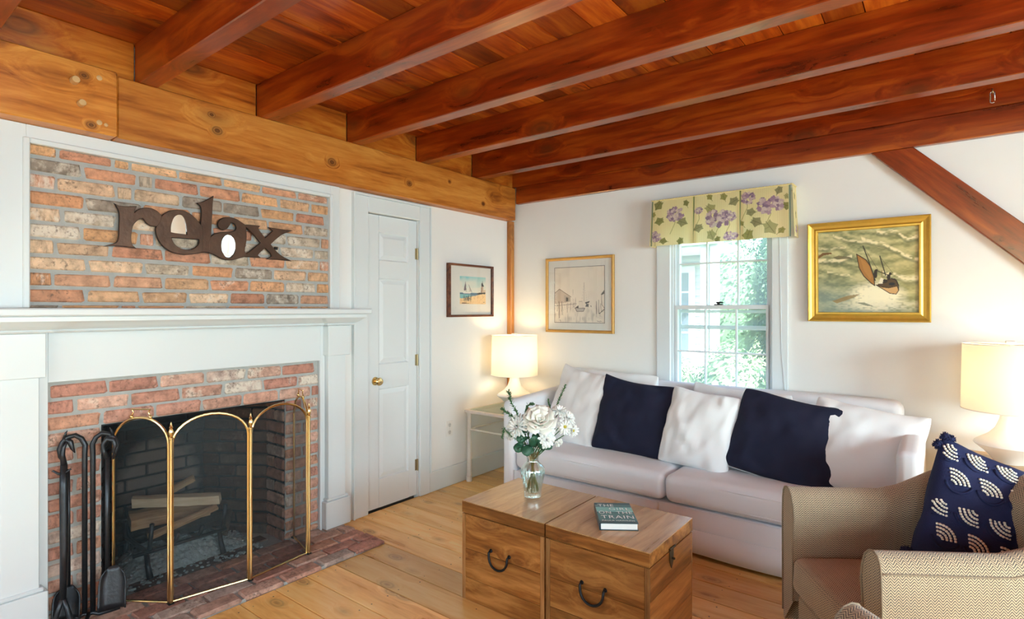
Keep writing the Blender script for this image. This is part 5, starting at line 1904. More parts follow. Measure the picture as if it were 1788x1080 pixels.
# ---- steel link hanging under the joists, top right
hk = empty('screw_hook', (0.205, 3.88, 2.43))
tag(hk, 'steel eye screw with an open link hanging by the ceiling beam', 'hook')
MB().tube([(0.205, 3.886, 2.535), (0.205, 3.862, 2.530), (0.205, 3.850, 2.520), (0.206, 3.852, 2.507), (0.206, 3.862, 2.503), (0.206, 3.868, 2.510)], 0.0032, 8).build('eye_screw', M['old_brass'], hk, smooth=True)
lk_ = [(0.205 + 0.0095 * math.cos(a), 3.856, 2.483 + 0.0095 * math.sin(a) + (0.020 if math.sin(a) > 0 else -0.020) * 1) for a in [k * PI / 8 for k in range(0, 15)]]
MB().tube(lk_, 0.0030, 8).build('quick_link', M['steel'], hk, smooth=True)
MB().tube([(0.1955, 3.856, 2.472), (0.1955, 3.856, 2.490)], 0.0048, 6).build('link_nut', M['old_brass'], hk)

# ---- lamps
def table_lamp(cx, cy, z, label, power, seed):
    e = empty('table_lamp', (cx, cy, z))
    tag(e, label, 'lamp', 'white table lamps at the ends of the sofa')
    prof = [(0.060, 0.001), (0.064, 0.006), (0.074, 0.022), (0.100, 0.052), (0.136, 0.082), (0.143, 0.090), (0.140, 0.099), (0.116, 0.116), (0.084, 0.138), (0.058, 0.170), (0.043, 0.210), (0.036, 0.250), (0.033, 0.285), (0.012, 0.292)]
    MB().lathe(prof, (cx, cy, z), 40).build('lamp_base', M['ceramic'], e, smooth='auto')
    n = 48
    sh = MB()
    vs, fs = [], []
    rows = [(0.192, 0.258), (0.1905, 0.340), (0.189, 0.420), (0.1875, 0.500), (0.186, 0.583)]
    for r, zz in rows:
        for k in range(n):
            a = 2 * PI * k / n
            vs.append((cx + r * math.cos(a), cy + r * math.sin(a), z + zz))
    for i in range(len(rows) - 1):
        for k in range(n):
            fs.append((i * n + k, i * n + (k + 1) % n, (i + 1) * n + (k + 1) % n, (i + 1) * n + k))
    sh.add(vs, fs).build('lamp_shade', M['shade'], e, smooth=True)
    rg = MB()
    for r, zz in ((0.192, 0.259), (0.186, 0.582)):
        rg.tube([(cx + r * math.cos(2 * PI * k / n), cy + r * math.sin(2 * PI * k / n), z + zz) for k in range(n + 1)], 0.0022, 6, False)
    rg.build('shade_rim', M['ceramic'], e, smooth=True)
    sp_ = MB()
    for k in range(3):
        a = 2 * PI * k / 3 + .4
        sp_.tube([(cx, cy, z + 0.578), (cx + 0.186 * math.cos(a), cy + 0.186 * math.sin(a), z + 0.580)], 0.002, 6)
    sp_.tube([(cx - 0.045, cy, z + 0.30), (cx - 0.06, cy, z + 0.42), (cx, cy, z + 0.575)], 0.002, 6).tube([(cx + 0.045, cy, z + 0.30), (cx + 0.06, cy, z + 0.42), (cx, cy, z + 0.575)], 0.002, 6)
    sp_.build('harp', M['steel'], e)
    MB().cbox(cx - 0.019, cx + 0.019, cy - 0.019, cy + 0.019, z + 0.584, z + 0.600, 0.003).build('finial', M['ceramic'], e)
    MB().ball((cx, cy, z + 0.385), 0.028, 14, 10, (1, 1, 1.25)).build('bulb', M['bulb'], e, smooth=True)
    MB().tube([(cx, cy, z + 0.29), (cx, cy, z + 0.352)], 0.014, 12).build('socket', M['old_brass'], e)
    for dz in (0.45,):
        d = bpy.data.lights.new('lamp_light', 'POINT')
        d.energy = power
        d.color = (1.0, 0.70, 0.36)
        d.shadow_soft_size = 0.045
        o = bpy.data.objects.new('lamp_light', d)
        COL.objects.link(o)
        o.parent = e
        o.location = (0, 0, dz)
    return e

table_lamp(-2.79, 3.64, 0.575, 'lit white drum-shade lamp on the side table in the room corner', 4.0, 1)
table_lamp(0.262, 3.665, 0.616, 'white drum-shade lamp on the wooden end table behind the armchair', 2.2, 2)

# ---- floor lamp to the right of the chairs (its light reaches the picture)
fl = empty('floor_lamp', (1.45, 1.75, 0.0))
tag(fl, 'brass floor lamp with open drum shade right of the armchairs', 'lamp')
MB().lathe([(0.14, 0.0), (0.145, 0.008), (0.14, 0.020), (0.03, 0.034), (0.012, 0.05)], (1.45, 1.75, 0), 32).build('base', M['old_brass'], fl, smooth='auto')
MB().tube([(1.45, 1.75, 0.045), (1.45, 1.75, 1.42)], 0.011, 12).build('pole', M['old_brass'], fl, smooth='auto')
vs, fs = [], []
for (r, zz) in ((0.22, 1.34), (0.21, 1.44), (0.20, 1.54), (0.19, 1.64)):
    vs += [(1.45 + r * math.cos(2 * PI * k / 40), 1.75 + r * math.sin(2 * PI * k / 40), zz) for k in range(40)]
for i in range(3):
    for k in range(40):
        fs.append((i * 40 + k, i * 40 + (k + 1) % 40, (i + 1) * 40 + (k + 1) % 40, (i + 1) * 40 + k))
MB().add(vs, fs).build('lamp_shade', M['shade'], fl, smooth=True)
hp = MB()
for k in range(3):
    a = 2 * PI * k / 3
    hp.tube([(1.45, 1.75, 1.41), (1.45 + 0.205 * math.cos(a), 1.75 + 0.205 * math.sin(a), 1.47)], 0.0025, 6)
hp.build('shade_carrier', M['old_brass'], fl)
MB().ball((1.45, 1.75, 1.50), 0.03, 14, 10, (1, 1, 1.25)).build('bulb', M['bulb'], fl, smooth=True)
d = bpy.data.lights.new('lamp_light', 'POINT')
d.energy = 6.0
d.color = (1.0, 0.70, 0.36)
d.shadow_soft_size = 0.05
o = bpy.data.objects.new('lamp_light', d)
COL.objects.link(o)
o.parent = fl
o.location = (0, 0, 1.57)

# ---- left side table: chalky white metal with glass top
st = empty('side_table', (-2.76, 3.57, 0.0))
tag(st, 'white metal side table with round legs and glass top in the corner', 'table')
TX0, TX1, TY0, TY1 = -3.026, -2.50, 3.285, 3.855
ft = MB()
ft.cbox(TX0, TX1, TY0, TY0 + 0.045, 0.548, 0.570, 0.004).cbox(TX0, TX1, TY1 - 0.045, TY1, 0.548, 0.570, 0.004)
ft.cbox(TX0, TX0 + 0.045, TY0 + 0.0451, TY1 - 0.0451, 0.548, 0.570, 0.004).cbox(TX1 - 0.045, TX1, TY0 + 0.0451, TY1 - 0.0451, 0.548, 0.570, 0.004)
ft.build('top_frame', M['table_paint'], st)
MB().cbox(TX0 + 0.035, TX1 - 0.035, TY0 + 0.035, TY1 - 0.035, 0.5705, 0.5745, 0.001).build('glass_top', M['table_glass'], st)
for (lx, ly) in ((TX0 + 0.030, TY0 + 0.030), (TX1 - 0.030, TY0 + 0.030), (TX0 + 0.030, TY1 - 0.030), (TX1 - 0.030, TY1 - 0.030)):
    MB().lathe([(0.022, 0.0), (0.024, 0.012), (0.023, 0.035), (0.021, 0.040), (0.0235, 0.046), (0.0235, 0.054), (0.020, 0.060), (0.018, 0.30), (0.016, 0.52), (0.022, 0.535), (0.024, 0.5475)], (lx, ly, 0.0), 18).build('leg', M['table_paint'], st, smooth='auto')
for (a, b) in (((TX0 + 0.03, TY0 + 0.03), (TX1 - 0.03, TY0 + 0.03)), ((TX0 + 0.03, TY1 - 0.03), (TX1 - 0.03, TY1 - 0.03)), ((TX0 + 0.03, TY0 + 0.03), (TX0 + 0.03, TY1 - 0.03)), ((TX1 - 0.03, TY0 + 0.03), (TX1 - 0.03, TY1 - 0.03))):
    d = (Vector(b) - Vector(a)).normalized()
    m = MB().tube([(a[0], a[1], 0.415), (b[0], b[1], 0.415)], 0.0065, 8)
    for s in (0.045, 0.058):
        for q, dd in ((a, d), (b, -d)):
            c = Vector(q) + dd * s
            m.tube([(c.x - dd.x * .003, c.y - dd.y * .003, 0.415), (c.x + dd.x * .003, c.y + dd.y * .003, 0.415)], 0.010, 8)
    m.build('stretcher', M['table_paint'], st, smooth='auto')

# ---- right end table
et = empty('end_table', (0.29, 3.63, 0.0))
tag(et, 'light wooden end table between the sofa and the tweed armchair', 'table')
MB().cbox(0.02, 0.56, 3.36, 3.88, 0.588, 0.616, 0.004).build('table_top', M['end_table'], et)
MB().cbox(0.05, 0.53, 3.39, 3.86, 0.50, 0.5875, 0.003).build('apron', M['end_table'], et)
for (lx, ly) in ((0.07, 3.41), (0.51, 3.41), (0.07, 3.84), (0.51, 3.84)):
    MB().cbox(lx - 0.022, lx + 0.022, ly - 0.022, ly + 0.022, 0.0, 0.4995, 0.003).build('leg', M['end_table'], et)

# ---- sofa
so = empty('sofa', (-1.264, 3.45, 0.0))
tag(so, 'long white slipcovered sofa with two seat cushions under the window', 'sofa')
SXL, SXR, SYF, SYB = -2.453, -0.075, 3.055, 3.865
def soft(name, cx, cy, cz, h, r, parent=so, **kw):
    return rbox(h, r, **kw).move((cx, cy, cz)).build(name, M['cloth_white'], parent, smooth=True, clean=True)
aw = 0.095
def arm(x0, x1):
    """slim arm: straight front, top rises a little to the back"""
    m = rbox(((x1 - x0) / 2, 0.40, 0.345), 0.035, 4, 8, wr=0.004, wscale=5, seed=x0).move(((x0 + x1) / 2, SYF + 0.40, 0.385))
    m.v = [(x, y, z + (0.045 * min(1, max(0, (y - SYF) / 0.8)) if z > 0.4 else 0)) for x, y, z in m.v]
    return m.build('arm', M['cloth_white'], so, smooth=True, clean=True)
arm(SXL, SXL + aw)
arm(SXR - aw, SXR)
soft('back', (SXL + SXR) / 2, 3.80, 0.50, ((SXR - SXL) / 2 - aw - 0.002, 0.075, 0.36), 0.05, inner=14, wr=0.005, wscale=4)
soft('seat_base', (SXL + SXR) / 2, 3.40, 0.16, ((SXR - SXL) / 2 - aw - 0.002, 0.325, 0.095), 0.02, inner=10)
for (a, b, sd) in ((SXL + aw + 0.002, -1.277, 1.0), (-1.271, SXR - aw - 0.002, 2.0)):
    c = soft('seat_cushion', (a + b) / 2, 3.395, 0.343, ((b - a) / 2, 0.325, 0.080), 0.045, seg=5, inner=12, crown=0.022, wr=0.006, wscale=5, seed=sd * 7)
    pp = MB()
    for zz in (0.292, 0.392):
        pp.tube([(a + 0.03, 3.082, zz), ((a + b) / 2, 3.0735, zz), (b - 0.03, 3.082, zz)], 0.0035, 6)
    pp.build('piping', M['cloth_white'], c, smooth=True)
def skirt(name, x0, x1, z0, z1, yb, seed, amp=0.006):
    n = 60
    vs, fs = [], []
    for i in range(n + 1):
        u = i / n
        x = x0 + (x1 - x0) * u
        for j, zz in enumerate((z1, (z0 * .5 + z1 * .5), z0)):
            vs.append((x, yb - j * 0.004 - amp * j * .5 * mnoise.noise(Vector((x * 5, seed, j * .2))), zz + (0.012 * mnoise.noise(Vector((x * 2, seed + 3, 0))) if j == 2 else 0)))
    for i in range(n):
        for j in range(2):
            a = i * 3 + j
            fs.append((a, a + 1, a + 4, a + 3))
    return MB().add(vs, fs).build(name, M['cloth_white'], so, smooth=True, solid=0.006)
skirt('skirt', SXL + aw, -1.30, 0.050, 0.255, 3.072, 1.0)
skirt('skirt', -1.30, SXR - aw, 0.060, 0.255, 3.070, 2.0)
skirt('skirt_flap', SXL + 0.01, -1.16, 0.030, 0.130, 3.062, 3.0)
skirt('skirt_flap', -1.12, SXR - 0.005, 0.025, 0.150, 3.058, 4.0)
for (lx, ly) in ((SXL + 0.06, 3.10), (SXR - 0.06, 3.10), (SXL + 0.06, 3.82), (SXR - 0.06, 3.82)):
    MB().cbox(lx - 0.025, lx + 0.025, ly - 0.025, ly + 0.025, 0.0, 0.07, 0.003).build('leg', M['end_table'], so)

# ---- pillows
def pillow(name, w, h, T, mat, loc, lean, roll=0.0, yaw=0.0, seed=0, ears=(0, 0, 0, 0), pinch=0.07, wr=1.0, n=34, piping=None):
    """origin at the middle of the lower edge; ears = upward pull of corners TL,TR,BL,BR"""
    def P(u, v, side):
        rc_ = 1 - 0.055 * (u * v) ** 6
        x = w / 2 * u * rc_ * (1 - pinch * (1 - v * v) * abs(u) ** 3)
        z = h / 2 * v * rc_ * (1 - pinch * (1 - u * u) * abs(v) ** 3)
        k = max(0.0, (1 - u ** 2)) ** 0.38 * max(0.0, (1 - v ** 2)) ** 0.38
        y = T * k * (1 - 0.22 * v) * (-side)
        for q, (su, sv) in enumerate(((-1, 1), (1, 1), (-1, -1), (1, -1))):
            d = ((1 + su * u) / 2) ** 5 * ((1 + sv * v) / 2) ** 5
            z += ears[q] * d
            y -= 0.25 * abs(ears[q]) * d
        f = (1 - k) * 0.7 + 0.3
        a = math.atan2(v, u)
        w_ = mnoise.noise(Vector((u * 2.1 + seed, v * 2.1, side * 3))) * 0.010
        w_ += f * mnoise.noise(Vector((a * 3.2 + seed, math.hypot(u, v) * 1.6, side))) * 0.013
        w_ += mnoise.noise(Vector((u * 6 + seed, v * 3 - u * 3, side * 2 + 7))) * 0.005
        fold = math.sin((u * 0.8 + v * 1.1 + 0.35 * mnoise.noise(Vector((u * 2 + seed, v * 2, 9)))) * 7 + seed) * max(0, mnoise.noise(Vector((u * 1.3 + seed * 3, v * 1.3, 2)))) * 0.016
        w_ += fold
        y += -side * w_ * wr * 1.5 * min(1, k * 3 + .1)
        return (x, y, z + h / 2)
    vs, fs = [], []
    grid = [math.sin((i / n - .5) * PI) for i in range(n + 1)]
    for side in (1, -1):
        b = len(vs)
        for v in grid:
            for u in grid:
                vs.append(P(u, v, side))
        for j in range(n):
            for i in range(n):
                a = b + j * (n + 1) + i
                q = (a, a + 1, a + n + 2, a + n + 1)
                fs.append(q if side == 1 else q[::-1])
    e = None
    M_ = Matrix.Translation(loc) @ Matrix.Rotation(yaw, 4, 'Z') @ Matrix.Rotation(-lean, 4, 'X') @ Matrix.Rotation(roll, 4, 'Y')
    m = MB().add(vs, fs)
    if piping is None:
        o = m.build(name, mat, smooth=True, at=(0, 0, 0), clean=True)
        o.matrix_world = M_
        return o, P
    e = empty(name, (0, 0, 0))
    e.matrix_world = M_
    o = m.build('cover', mat, e, smooth=True, at=(0, 0, 0), clean=True, local=True)
    pt = [P(u, -1, 1) for u in grid] + [P(1, v, 1) for v in grid[1:]] + [P(u, 1, 1) for u in grid[::-1][1:]] + [P(-1, v, 1) for v in grid[::-1][1:]]
    if piping:
        MB().tube(pt, 0.0035, 6, False).build('piping', piping, e, smooth=True, local=True)
    return e, P

D = math.radians
GP = 'throw pillows along the sofa'
def pl(o, label):
    tag(o[0], label, 'pillow', GP)
pl(pillow('throw_pillow', 0.72, 0.50, 0.085, M['pillow_white'], (-1.93, 3.58, 0.440), D(14), D(2), 0.05, 3, pinch=.05), 'large white back pillow behind the leftmost white and navy pillows')
pl(pillow('throw_pillow', 0.62, 0.44, 0.080, M['pillow_white'], (-1.02, 3.58, 0.440), D(14), D(1), 0.0, 9, (0.03, 0.0, 0, 0), pinch=.05), 'white back pillow showing behind the middle white pillow below the window')
pl(pillow('throw_pillow', 0.47, 0.56, 0.085, M['pillow_white'], (-2.100, 3.36, 0.405), D(20), D(5), -0.10, 1, (0.03, 0.0, 0, 0)), 'white throw pillow leaning in the corner by the lamp')
pl(pillow('throw_pillow', 0.55, 0.50, 0.085, M['navy'], (-1.625, 3.33, 0.415), D(21), D(3), 0.06, 2, (0.035, 0.0, 0, 0.0), piping=M['navy']), 'navy throw pillow nearest the corner lamp, second from the left')
pl(pillow('throw_pillow', 0.44, 0.49, 0.090, M['pillow_white'], (-1.197, 3.29, 0.410), D(22), D(5), 0.0, 4, (0.01, 0.0, 0, 0)), 'white throw pillow in the middle between the two navy pillows')
pl(pillow('throw_pillow', 0.60, 0.50, 0.090, M['navy'], (-0.745, 3.31, 0.410), D(22), D(12), 0.05, 5, (-0.01, 0.04, 0, 0.0), piping=M['pillow_white']), 'navy throw pillow with white piping to the right of the middle white pillow')
pl(pillow('throw_pillow', 0.54, 0.49, 0.095, M['pillow_white'], (-0.385, 3.33, 0.410), D(24), D(9), -0.05, 6, (0.0, 0.02, 0, 0)), 'rightmost white throw pillow beside the sofa arm and end table')

# ---- the two wooden trunks used as coffee table
def trunk(x0, x1, y0, y1, label, latch, seed):
    e = empty('storage_trunk', ((x0 + x1) / 2, (y0 + y1) / 2, 0.0))
    tag(e, label, 'trunk', 'wooden trunks used as coffee table')
    H_, zl = 0.463, 0.408
    MB().box(x0 + 0.006, x1 - 0.006, y0 + 0.006, y1 - 0.006, 0.004, zl - 0.004).build('carcass', M['trunk_y'], e)
    # front and back boards between corner stiles
    rs = random.Random(seed)
    cuts = [0.0, 0.112 + rs.uniform(-.01, .01), 0.235 + rs.uniform(-.01, .01), zl - 0.005]
    for yy in ((y0, y0 + 0.0055), (y1 - 0.0055, y1)):
        for a, b in zip(cuts[:-1], cuts[1:]):
            MB().cbox(x0 + 0.021, x1 - 0.021, yy[0] + 0.0005, yy[1] - 0.0001, a + 0.0008, b - 0.0008, 0.0006).build('board', M['trunk_x'], e)
        for (a, b) in ((x0, x0 + 0.020), (x1 - 0.020, x1)):
            MB().cbox(a, b, yy[0] - 0.0003, yy[1] + 0.0002, 0.0, zl - 0.005, 0.001).build('stile', M['trunk_dark'], e)
    for xx in ((x0, x0 + 0.0058), (x1 - 0.0058, x1)):
        for a, b in zip((0.0, 0.14, 0.275), (0.14, 0.275, zl - 0.005)):
            MB().cbox(xx[0] + 0.0003, xx[1] - 0.0003, y0 + 0.0065, y1 - 0.0065, a + 0.0007, b - 0.0007, 0.0006).build('board', M['trunk_y'], e)
    lid = MB().cbox(x0 - 0.001, x1 + 0.001, y0 - 0.001, y1 + 0.001, zl, H_ - 0.004, 0.0015).build('lid', M['trunk_x'], e)
    xs = [x0 - 0.001, x0 + 0.12, x0 + 0.245, x0 + 0.355, x1 + 0.001]
    for a, b in zip(xs[:-1], xs[1:]):
        MB().cbox(a + 0.0003, b - 0.0003, y0 - 0.001, y1 + 0.001, H_ - 0.0039, H_, 0.0008).build('top_board', M['trunk_top'], lid)
    # drop handle on the front
    hc, hz = (x0 + x1) / 2 - 0.005, 0.262
    hw = 0.053
    hd = MB()
    pth = []
    for k in range(13):
        a = PI * k / 12
        pth.append((hc - hw * math.cos(a), y0 - 0.016 - 0.004 * math.sin(a), hz - 0.062 * math.sin(a) ** 0.8))
    hd.tube([(hc - hw, y0 - 0.005, hz + 0.006)] + [(hc - hw, y0 - 0.014, hz + 0.004)] + pth + [(hc + hw, y0 - 0.014, hz + 0.004), (hc + hw, y0 - 0.005, hz + 0.006)], [0.004, 0.0045] + [0.0055] * 13 + [0.0045, 0.004], 8)
    tag(hd.build('handle', M['blackiron'], e, smooth=True), 'black iron drop handle')
    bo = MB()
    for s in (-1, 1):
        bo.tube([(hc + s * hw, y0 + 0.0002, hz + 0.006), (hc + s * hw, y0 - 0.006, hz + 0.006)], [0.009, 0.007], 10)
    bo.build('handle_boss', M['blackiron'], e)
    if latch:
        yc = y0 + 0.205
        l = MB()
        l.tube([(x1 + 0.006, yc - 0.026, H_ - 0.048), (x1 + 0.006, yc + 0.026, H_ - 0.048)], 0.005, 8)
        l.prism([(yc - 0.021, H_ - 0.05), (yc + 0.021, H_ - 0.05), (yc + 0.020, H_ - 0.085), (yc + 0.016, H_ - 0.105), (yc, H_ - 0.130), (yc - 0.016, H_ - 0.105), (yc - 0.020, H_ - 0.085)], 0, x1 + 0.0015, x1 + 0.004)
        l.build('hasp', M['old_brass_dark'], e)
        MB().tube([(x1 + 0.004, yc + 0.004, H_ - 0.09), (x1 + 0.016, yc + 0.004, H_ - 0.09)], 0.0045, 8).build('hasp_staple', M['old_brass_dark'], e)
    return e

M['old_brass_dark'] = plain('dark_bronze', (0.10, 0.075, 0.045), 0.4, 0.8, 0.2)
M['trunk_dark'] = wood('mango_wood_stile', 2, (0.13, 0.055, 0.016), (0.25, 0.115, 0.036), (0.38, 0.19, 0.07), 2.0, 0, 0.45, 0.2)
M['trunk_top'] = wood('mango_wood_top', 1, (0.30, 0.155, 0.06), (0.44, 0.25, 0.105), (0.56, 0.345, 0.165), 1.5, 0.2, 0.30, 0.4, 1.6, streak=0.4)
trunk(-1.812, -1.340, 1.955, 2.400, 'left wooden trunk carrying the flower vase, beside a matching trunk', False, 1)
trunk(-1.331, -0.864, 1.955, 2.400, 'right wooden trunk with bronze hasp on its end, carrying the book', True, 2)

# ---- book
bk = empty('book', (-1.120, 2.178, 0.463), D(34.9))
tag(bk, 'teal hardcover book lying on the right wooden trunk', 'book')
BW_, BH_ = 0.157, 0.240
MB().box(-BW_ / 2 + 0.004, BW_ / 2 - 0.004, -BH_ / 2 + 0.004, BH_ / 2 - 0.004, 0.003, 0.0275).build('pages', M['paper'], bk, local=True)
M['cover'] = plain('dark_teal_cover', (0.012, 0.05, 0.07), 0.3)
cvm = MB().box(-BW_ / 2, BW_ / 2, -BH_ / 2, BH_ / 2, 0.0003, 0.003).box(-BW_ / 2, BW_ / 2, -BH_ / 2, BH_ / 2, 0.0275, 0.0300).box(-BW_ / 2 - 0.002, -BW_ / 2 + 0.0008, -BH_ / 2, BH_ / 2, 0.0003, 0.0300)
cvm.build('cover', M['cover'], bk, local=True)
R_ = Raster(70, 100, sr(56, 124, 134))
nn = vnoise(70, 100, 3, 30, 9)
R_.put(nn * .8, sr(110, 176, 180))
for (v0, v1, c, al) in ((0, .10, sr(24, 50, 66), .9), (.10, .22, sr(40, 80, 92), .6), (.24, .47, sr(140, 214, 210), .9), (.47, .50, sr(20, 52, 62), .8), (.50, .66, sr(56, 112, 112), .7), (.66, .9, sr(48, 100, 108), .7), (.9, 1.01, sr(18, 36, 52), .9)):
    R_.put(((R_.V >= v0) & (R_.V < v1)) * (0.7 + .3 * nn), c, al)
sheet = print_sheet('cover_print', R_, lambda u, v: (-BW_ / 2 + u * BW_, BH_ / 2 - v * BH_, 0.0303), print_mat('glossy_cover_print', 0.25), None, (0, 0, 0))
sheet.parent = bk
M['letter_white'] = plain('white_cover_lettering', (0.80, 0.90, 0.90), 0.5, var=0.0)
def cover_text(txt, x, y, size, wid):
    cu = bpy.data.curves.new('lettering', 'FONT')
    cu.body = txt
    cu.size = size
    cu.space_character = 1.1
    tmp = bpy.data.objects.new('lettering_curve', cu)
    COL.objects.link(tmp)
    dg = bpy.context.evaluated_depsgraph_get()
    me = bpy.data.meshes.new_from_object(tmp.evaluated_get(dg))
    bpy.data.objects.remove(tmp)
    xs = [v.co.x for v in me.vertices]
    s = wid / (max(xs) - min(xs))
    me.transform(Matrix.Translation((x, y, 0.0306)) @ Matrix.Diagonal((s, 1.0, 1, 1)) @ Matrix.Translation((-min(xs), 0, 0)))
    me.name = 'lettering'
    me.materials.clear()
    me.materials.append(M['letter_white'])
    o = bpy.data.objects.new('lettering', me)
    COL.objects.link(o)
    o.parent = bk
cover_text('THE', -0.066, 0.072, 0.043, 0.068)
cover_text('GIRL', -0.022, 0.030, 0.043, 0.090)
cover_text('ON', -0.071, -0.014, 0.043, 0.052)
cover_text('THE', 0.004, -0.014, 0.043, 0.068)
cover_text('TRAIN', -0.066, -0.068, 0.050, 0.136)
cover_text('PAULA HAWKINS', -0.066, -0.098, 0.019, 0.134)

# ---- vase of flowers
VC = Vector((-1.577, 2.203, 0.4635))
vs_ = empty('flower_vase', VC)
tag(vs_, 'cut crystal vase standing on the left wooden trunk', 'vase')
outp = [(0.034, 0.000), (0.041, 0.003), (0.041, 0.014), (0.040, 0.020), (0.044, 0.050), (0.050, 0.080), (0.056, 0.105), (0.058, 0.122), (0.055, 0.138), (0.044, 0.155), (0.031, 0.168), (0.029, 0.178), (0.031, 0.195), (0.036, 0.212), (0.040, 0.224)]
inp = [(0.0375, 0.224), (0.033, 0.210), (0.028, 0.194), (0.0255, 0.178), (0.028, 0.168), (0.040, 0.152), (0.050, 0.136), (0.053, 0.122), (0.051, 0.104), (0.045, 0.080), (0.039, 0.050), (0.034, 0.026), (0.0001, 0.024)]
def cuts(k, n, z):
    if 0.08 < z < 0.150:
        return 1.0 + 0.035 * (1 if k % 4 in (0, 1) else -1)
    if 0.018 < z <= 0.08:
        return 1.0 + 0.03 * (1 if (k + int(z / 0.012)) % 3 else -1)
    return 1.0
MB().lathe([(0.0001, 0.0)] + outp + inp, VC, 64, cuts).build('vase_body', M['crystal'], vs_, smooth='auto')

FR = 2.708 / 973.1
def fpt(px, py, d=0.0):
    """bouquet point: sketch offsets (right, up) about the vase foot, d = towards the viewer"""
    return VC + RD * ((px - 930) * FR) + Vector((0, 0, (866 - py) * FR)) - FD * d

def stem_path(top, sd):
    r = random.Random(sd)
    a = r.random() * 2 * PI
    foot = VC + Vector((0.028 * math.cos(a), 0.028 * math.sin(a), 0.030))
    neck = VC + Vector((0.012 * math.cos(a + 2.6), 0.012 * math.sin(a + 2.6), 0.182))
    mid = neck * .5 + Vector(top) * .5 + Vector((0, 0, 0.012))
    return [foot, foot * .5 + neck * .5, neck, mid, Vector(top)]

def petal_mesh(m, base, d, up, L, W, cup, tip=0.35):
    d = d.normalized()
    s = d.cross(up).normalized()
    n = s.cross(d).normalized()
    row = [(0.0, 0.25, 0.0), (0.35, 0.8, 0.6), (0.7, 1.0, 1.1), (0.92, 0.75, 1.0), (1.0, tip, 0.9)]
    vs = []
    for t_, w_, c_ in row:
        c = base + d * (L * t_) + n * (cup * c_ * L)
        vs += [tuple(c - s * W * w_ * .5 + n * cup * L * .25 * w_), tuple(c), tuple(c + s * W * w_ * .5 + n * cup * L * .25 * w_)]
    fs = []
    for k in range(len(row) - 1):
        for q in (0, 1):
            a = k * 3 + q
            fs.append((a, a + 1, a + 4, a + 3))
    m.add(vs, fs)

def flower_base(name, label, top, sd, group, thick=0.0022):
    e = empty(name, top)
    tag(e, label, 'flower', group)
    MB().tube(stem_path(top, sd), thick, 6).build('stem', M['stem'], e, smooth=True)
    return e

GF = 'flowers in the crystal vase'
def frame_of(ax):
    ax = Vector(ax).normalized()
    a = ax.orthogonal().normalized()
    return ax, a, ax.cross(a)

def rose(px, py, d, r, ax, label, sd):
    c = fpt(px, py, d)
    ax, a, b = frame_of(ax)
    e = flower_base('rose', label, c - ax * r * .75, sd, GF, 0.003)
    m = MB()
    rg = random.Random(sd)
    for ring, (k, el, L, W, off) in enumerate(((4, 78, .55, .5, .08), (5, 62, .75, .65, .14), (6, 46, .92, .8, .18), (7, 28, 1.02, .92, .20), (7, 8, 1.05, .95, .20))):
        for q in range(k):
            th = 2 * PI * (q + ring * .37) / k + rg.uniform(-.15, .15)
            rad = a * math.cos(th) + b * math.sin(th)
            d_ = rad * math.cos(D(el)) + ax * math.sin(D(el))
            petal_mesh(m, c - ax * r * .55 + rad * off * r, d_, ax, r * L * 1.15, r * W * 1.2, 0.30, .8)
    m.build('bloom', M['petal_cream'], e, smooth=True, solid=0.0008)

def mum(px, py, d, r, ax, label, sd, layers=4, center=True, mat='petal', cnt=15, wid=.22):
    c = fpt(px, py, d)
    ax, a, b = frame_of(ax)
    e = flower_base('daisy' if layers < 3 else 'chrysanthemum', label, c - ax * 0.01, sd, GF)
    m = MB()
    rg = random.Random(sd)
    for l in range(layers):
        el = -8 + 75 * l / max(1, layers)
        k = cnt - l * 2
        for q in range(k):
            th = 2 * PI * (q + l * .5) / k + rg.uniform(-.1, .1)
            rad = a * math.cos(th) + b * math.sin(th)
            d_ = rad * math.cos(D(el)) + ax * math.sin(D(el + rg.uniform(-7, 7)))
            petal_mesh(m, c + rad * r * .12, d_, ax, r * (1 - .13 * l) * rg.uniform(.9, 1.05), r * wid * 1.35, 0.06, .5)
    m.build('bloom', M[mat], e, smooth=True, solid=0.0006)
    if center:
        MB().ball((0, 0, 0), r * .24, 10, 6, (1, 1, .6)).xf(Matrix.Translation(c + ax * r * .06) @ ax.to_track_quat('Z', 'Y').to_matrix().to_4x4()).build('flower_eye', M['pollen'], e, smooth=True)

cam_dir = -FD
U_ = Vector((0, 0, 1))
rose(942, 729, 0.045, 0.060, cam_dir * .8 + U_ * .7, 'large cream rose at the centre of the bouquet', 31)
mum(902, 742, 0.030, 0.058, cam_dir * .7 - RD * .6 + U_ * .35, 'white chrysanthemum at the left of the bouquet', 32, 5, False, 'petal', 18, .16)
mum(985, 742, 0.035, 0.036, cam_dir * .9 + RD * .2 + U_ * .1, 'white daisy with yellow eye right of the cream rose', 33, 2, True, 'petal', 13, .24)
mum(1000, 750, 0.020, 0.030, cam_dir * .7 + RD * .6, 'small white daisy at the far right edge of the bouquet', 34, 2, True, 'petal', 12, .26)
mum(991, 729, 0.012, 0.040, cam_dir * .6 + RD * .5 + U_ * .5, 'white chrysanthemum behind the daisies on the right', 35, 4, False, 'petal', 15, .2)
mum(977, 717, 0.000, 0.038, U_ * .8 + RD * .2 + cam_dir * .5, 'white chrysanthemum at the upper right of the bouquet', 36, 4, False, 'petal', 15, .2)
mum(953, 763, 0.060, 0.040, cam_dir * .9 + RD * .2, 'white carnation low in front under the cream rose', 37, 6, False, 'petal', 14, .3)
mum(957, 748, 0.050, 0.034, cam_dir * .8 + RD * .3 + U_ * .2, 'small white carnation touching the cream rose', 38, 5, False, 'petal', 13, .3)
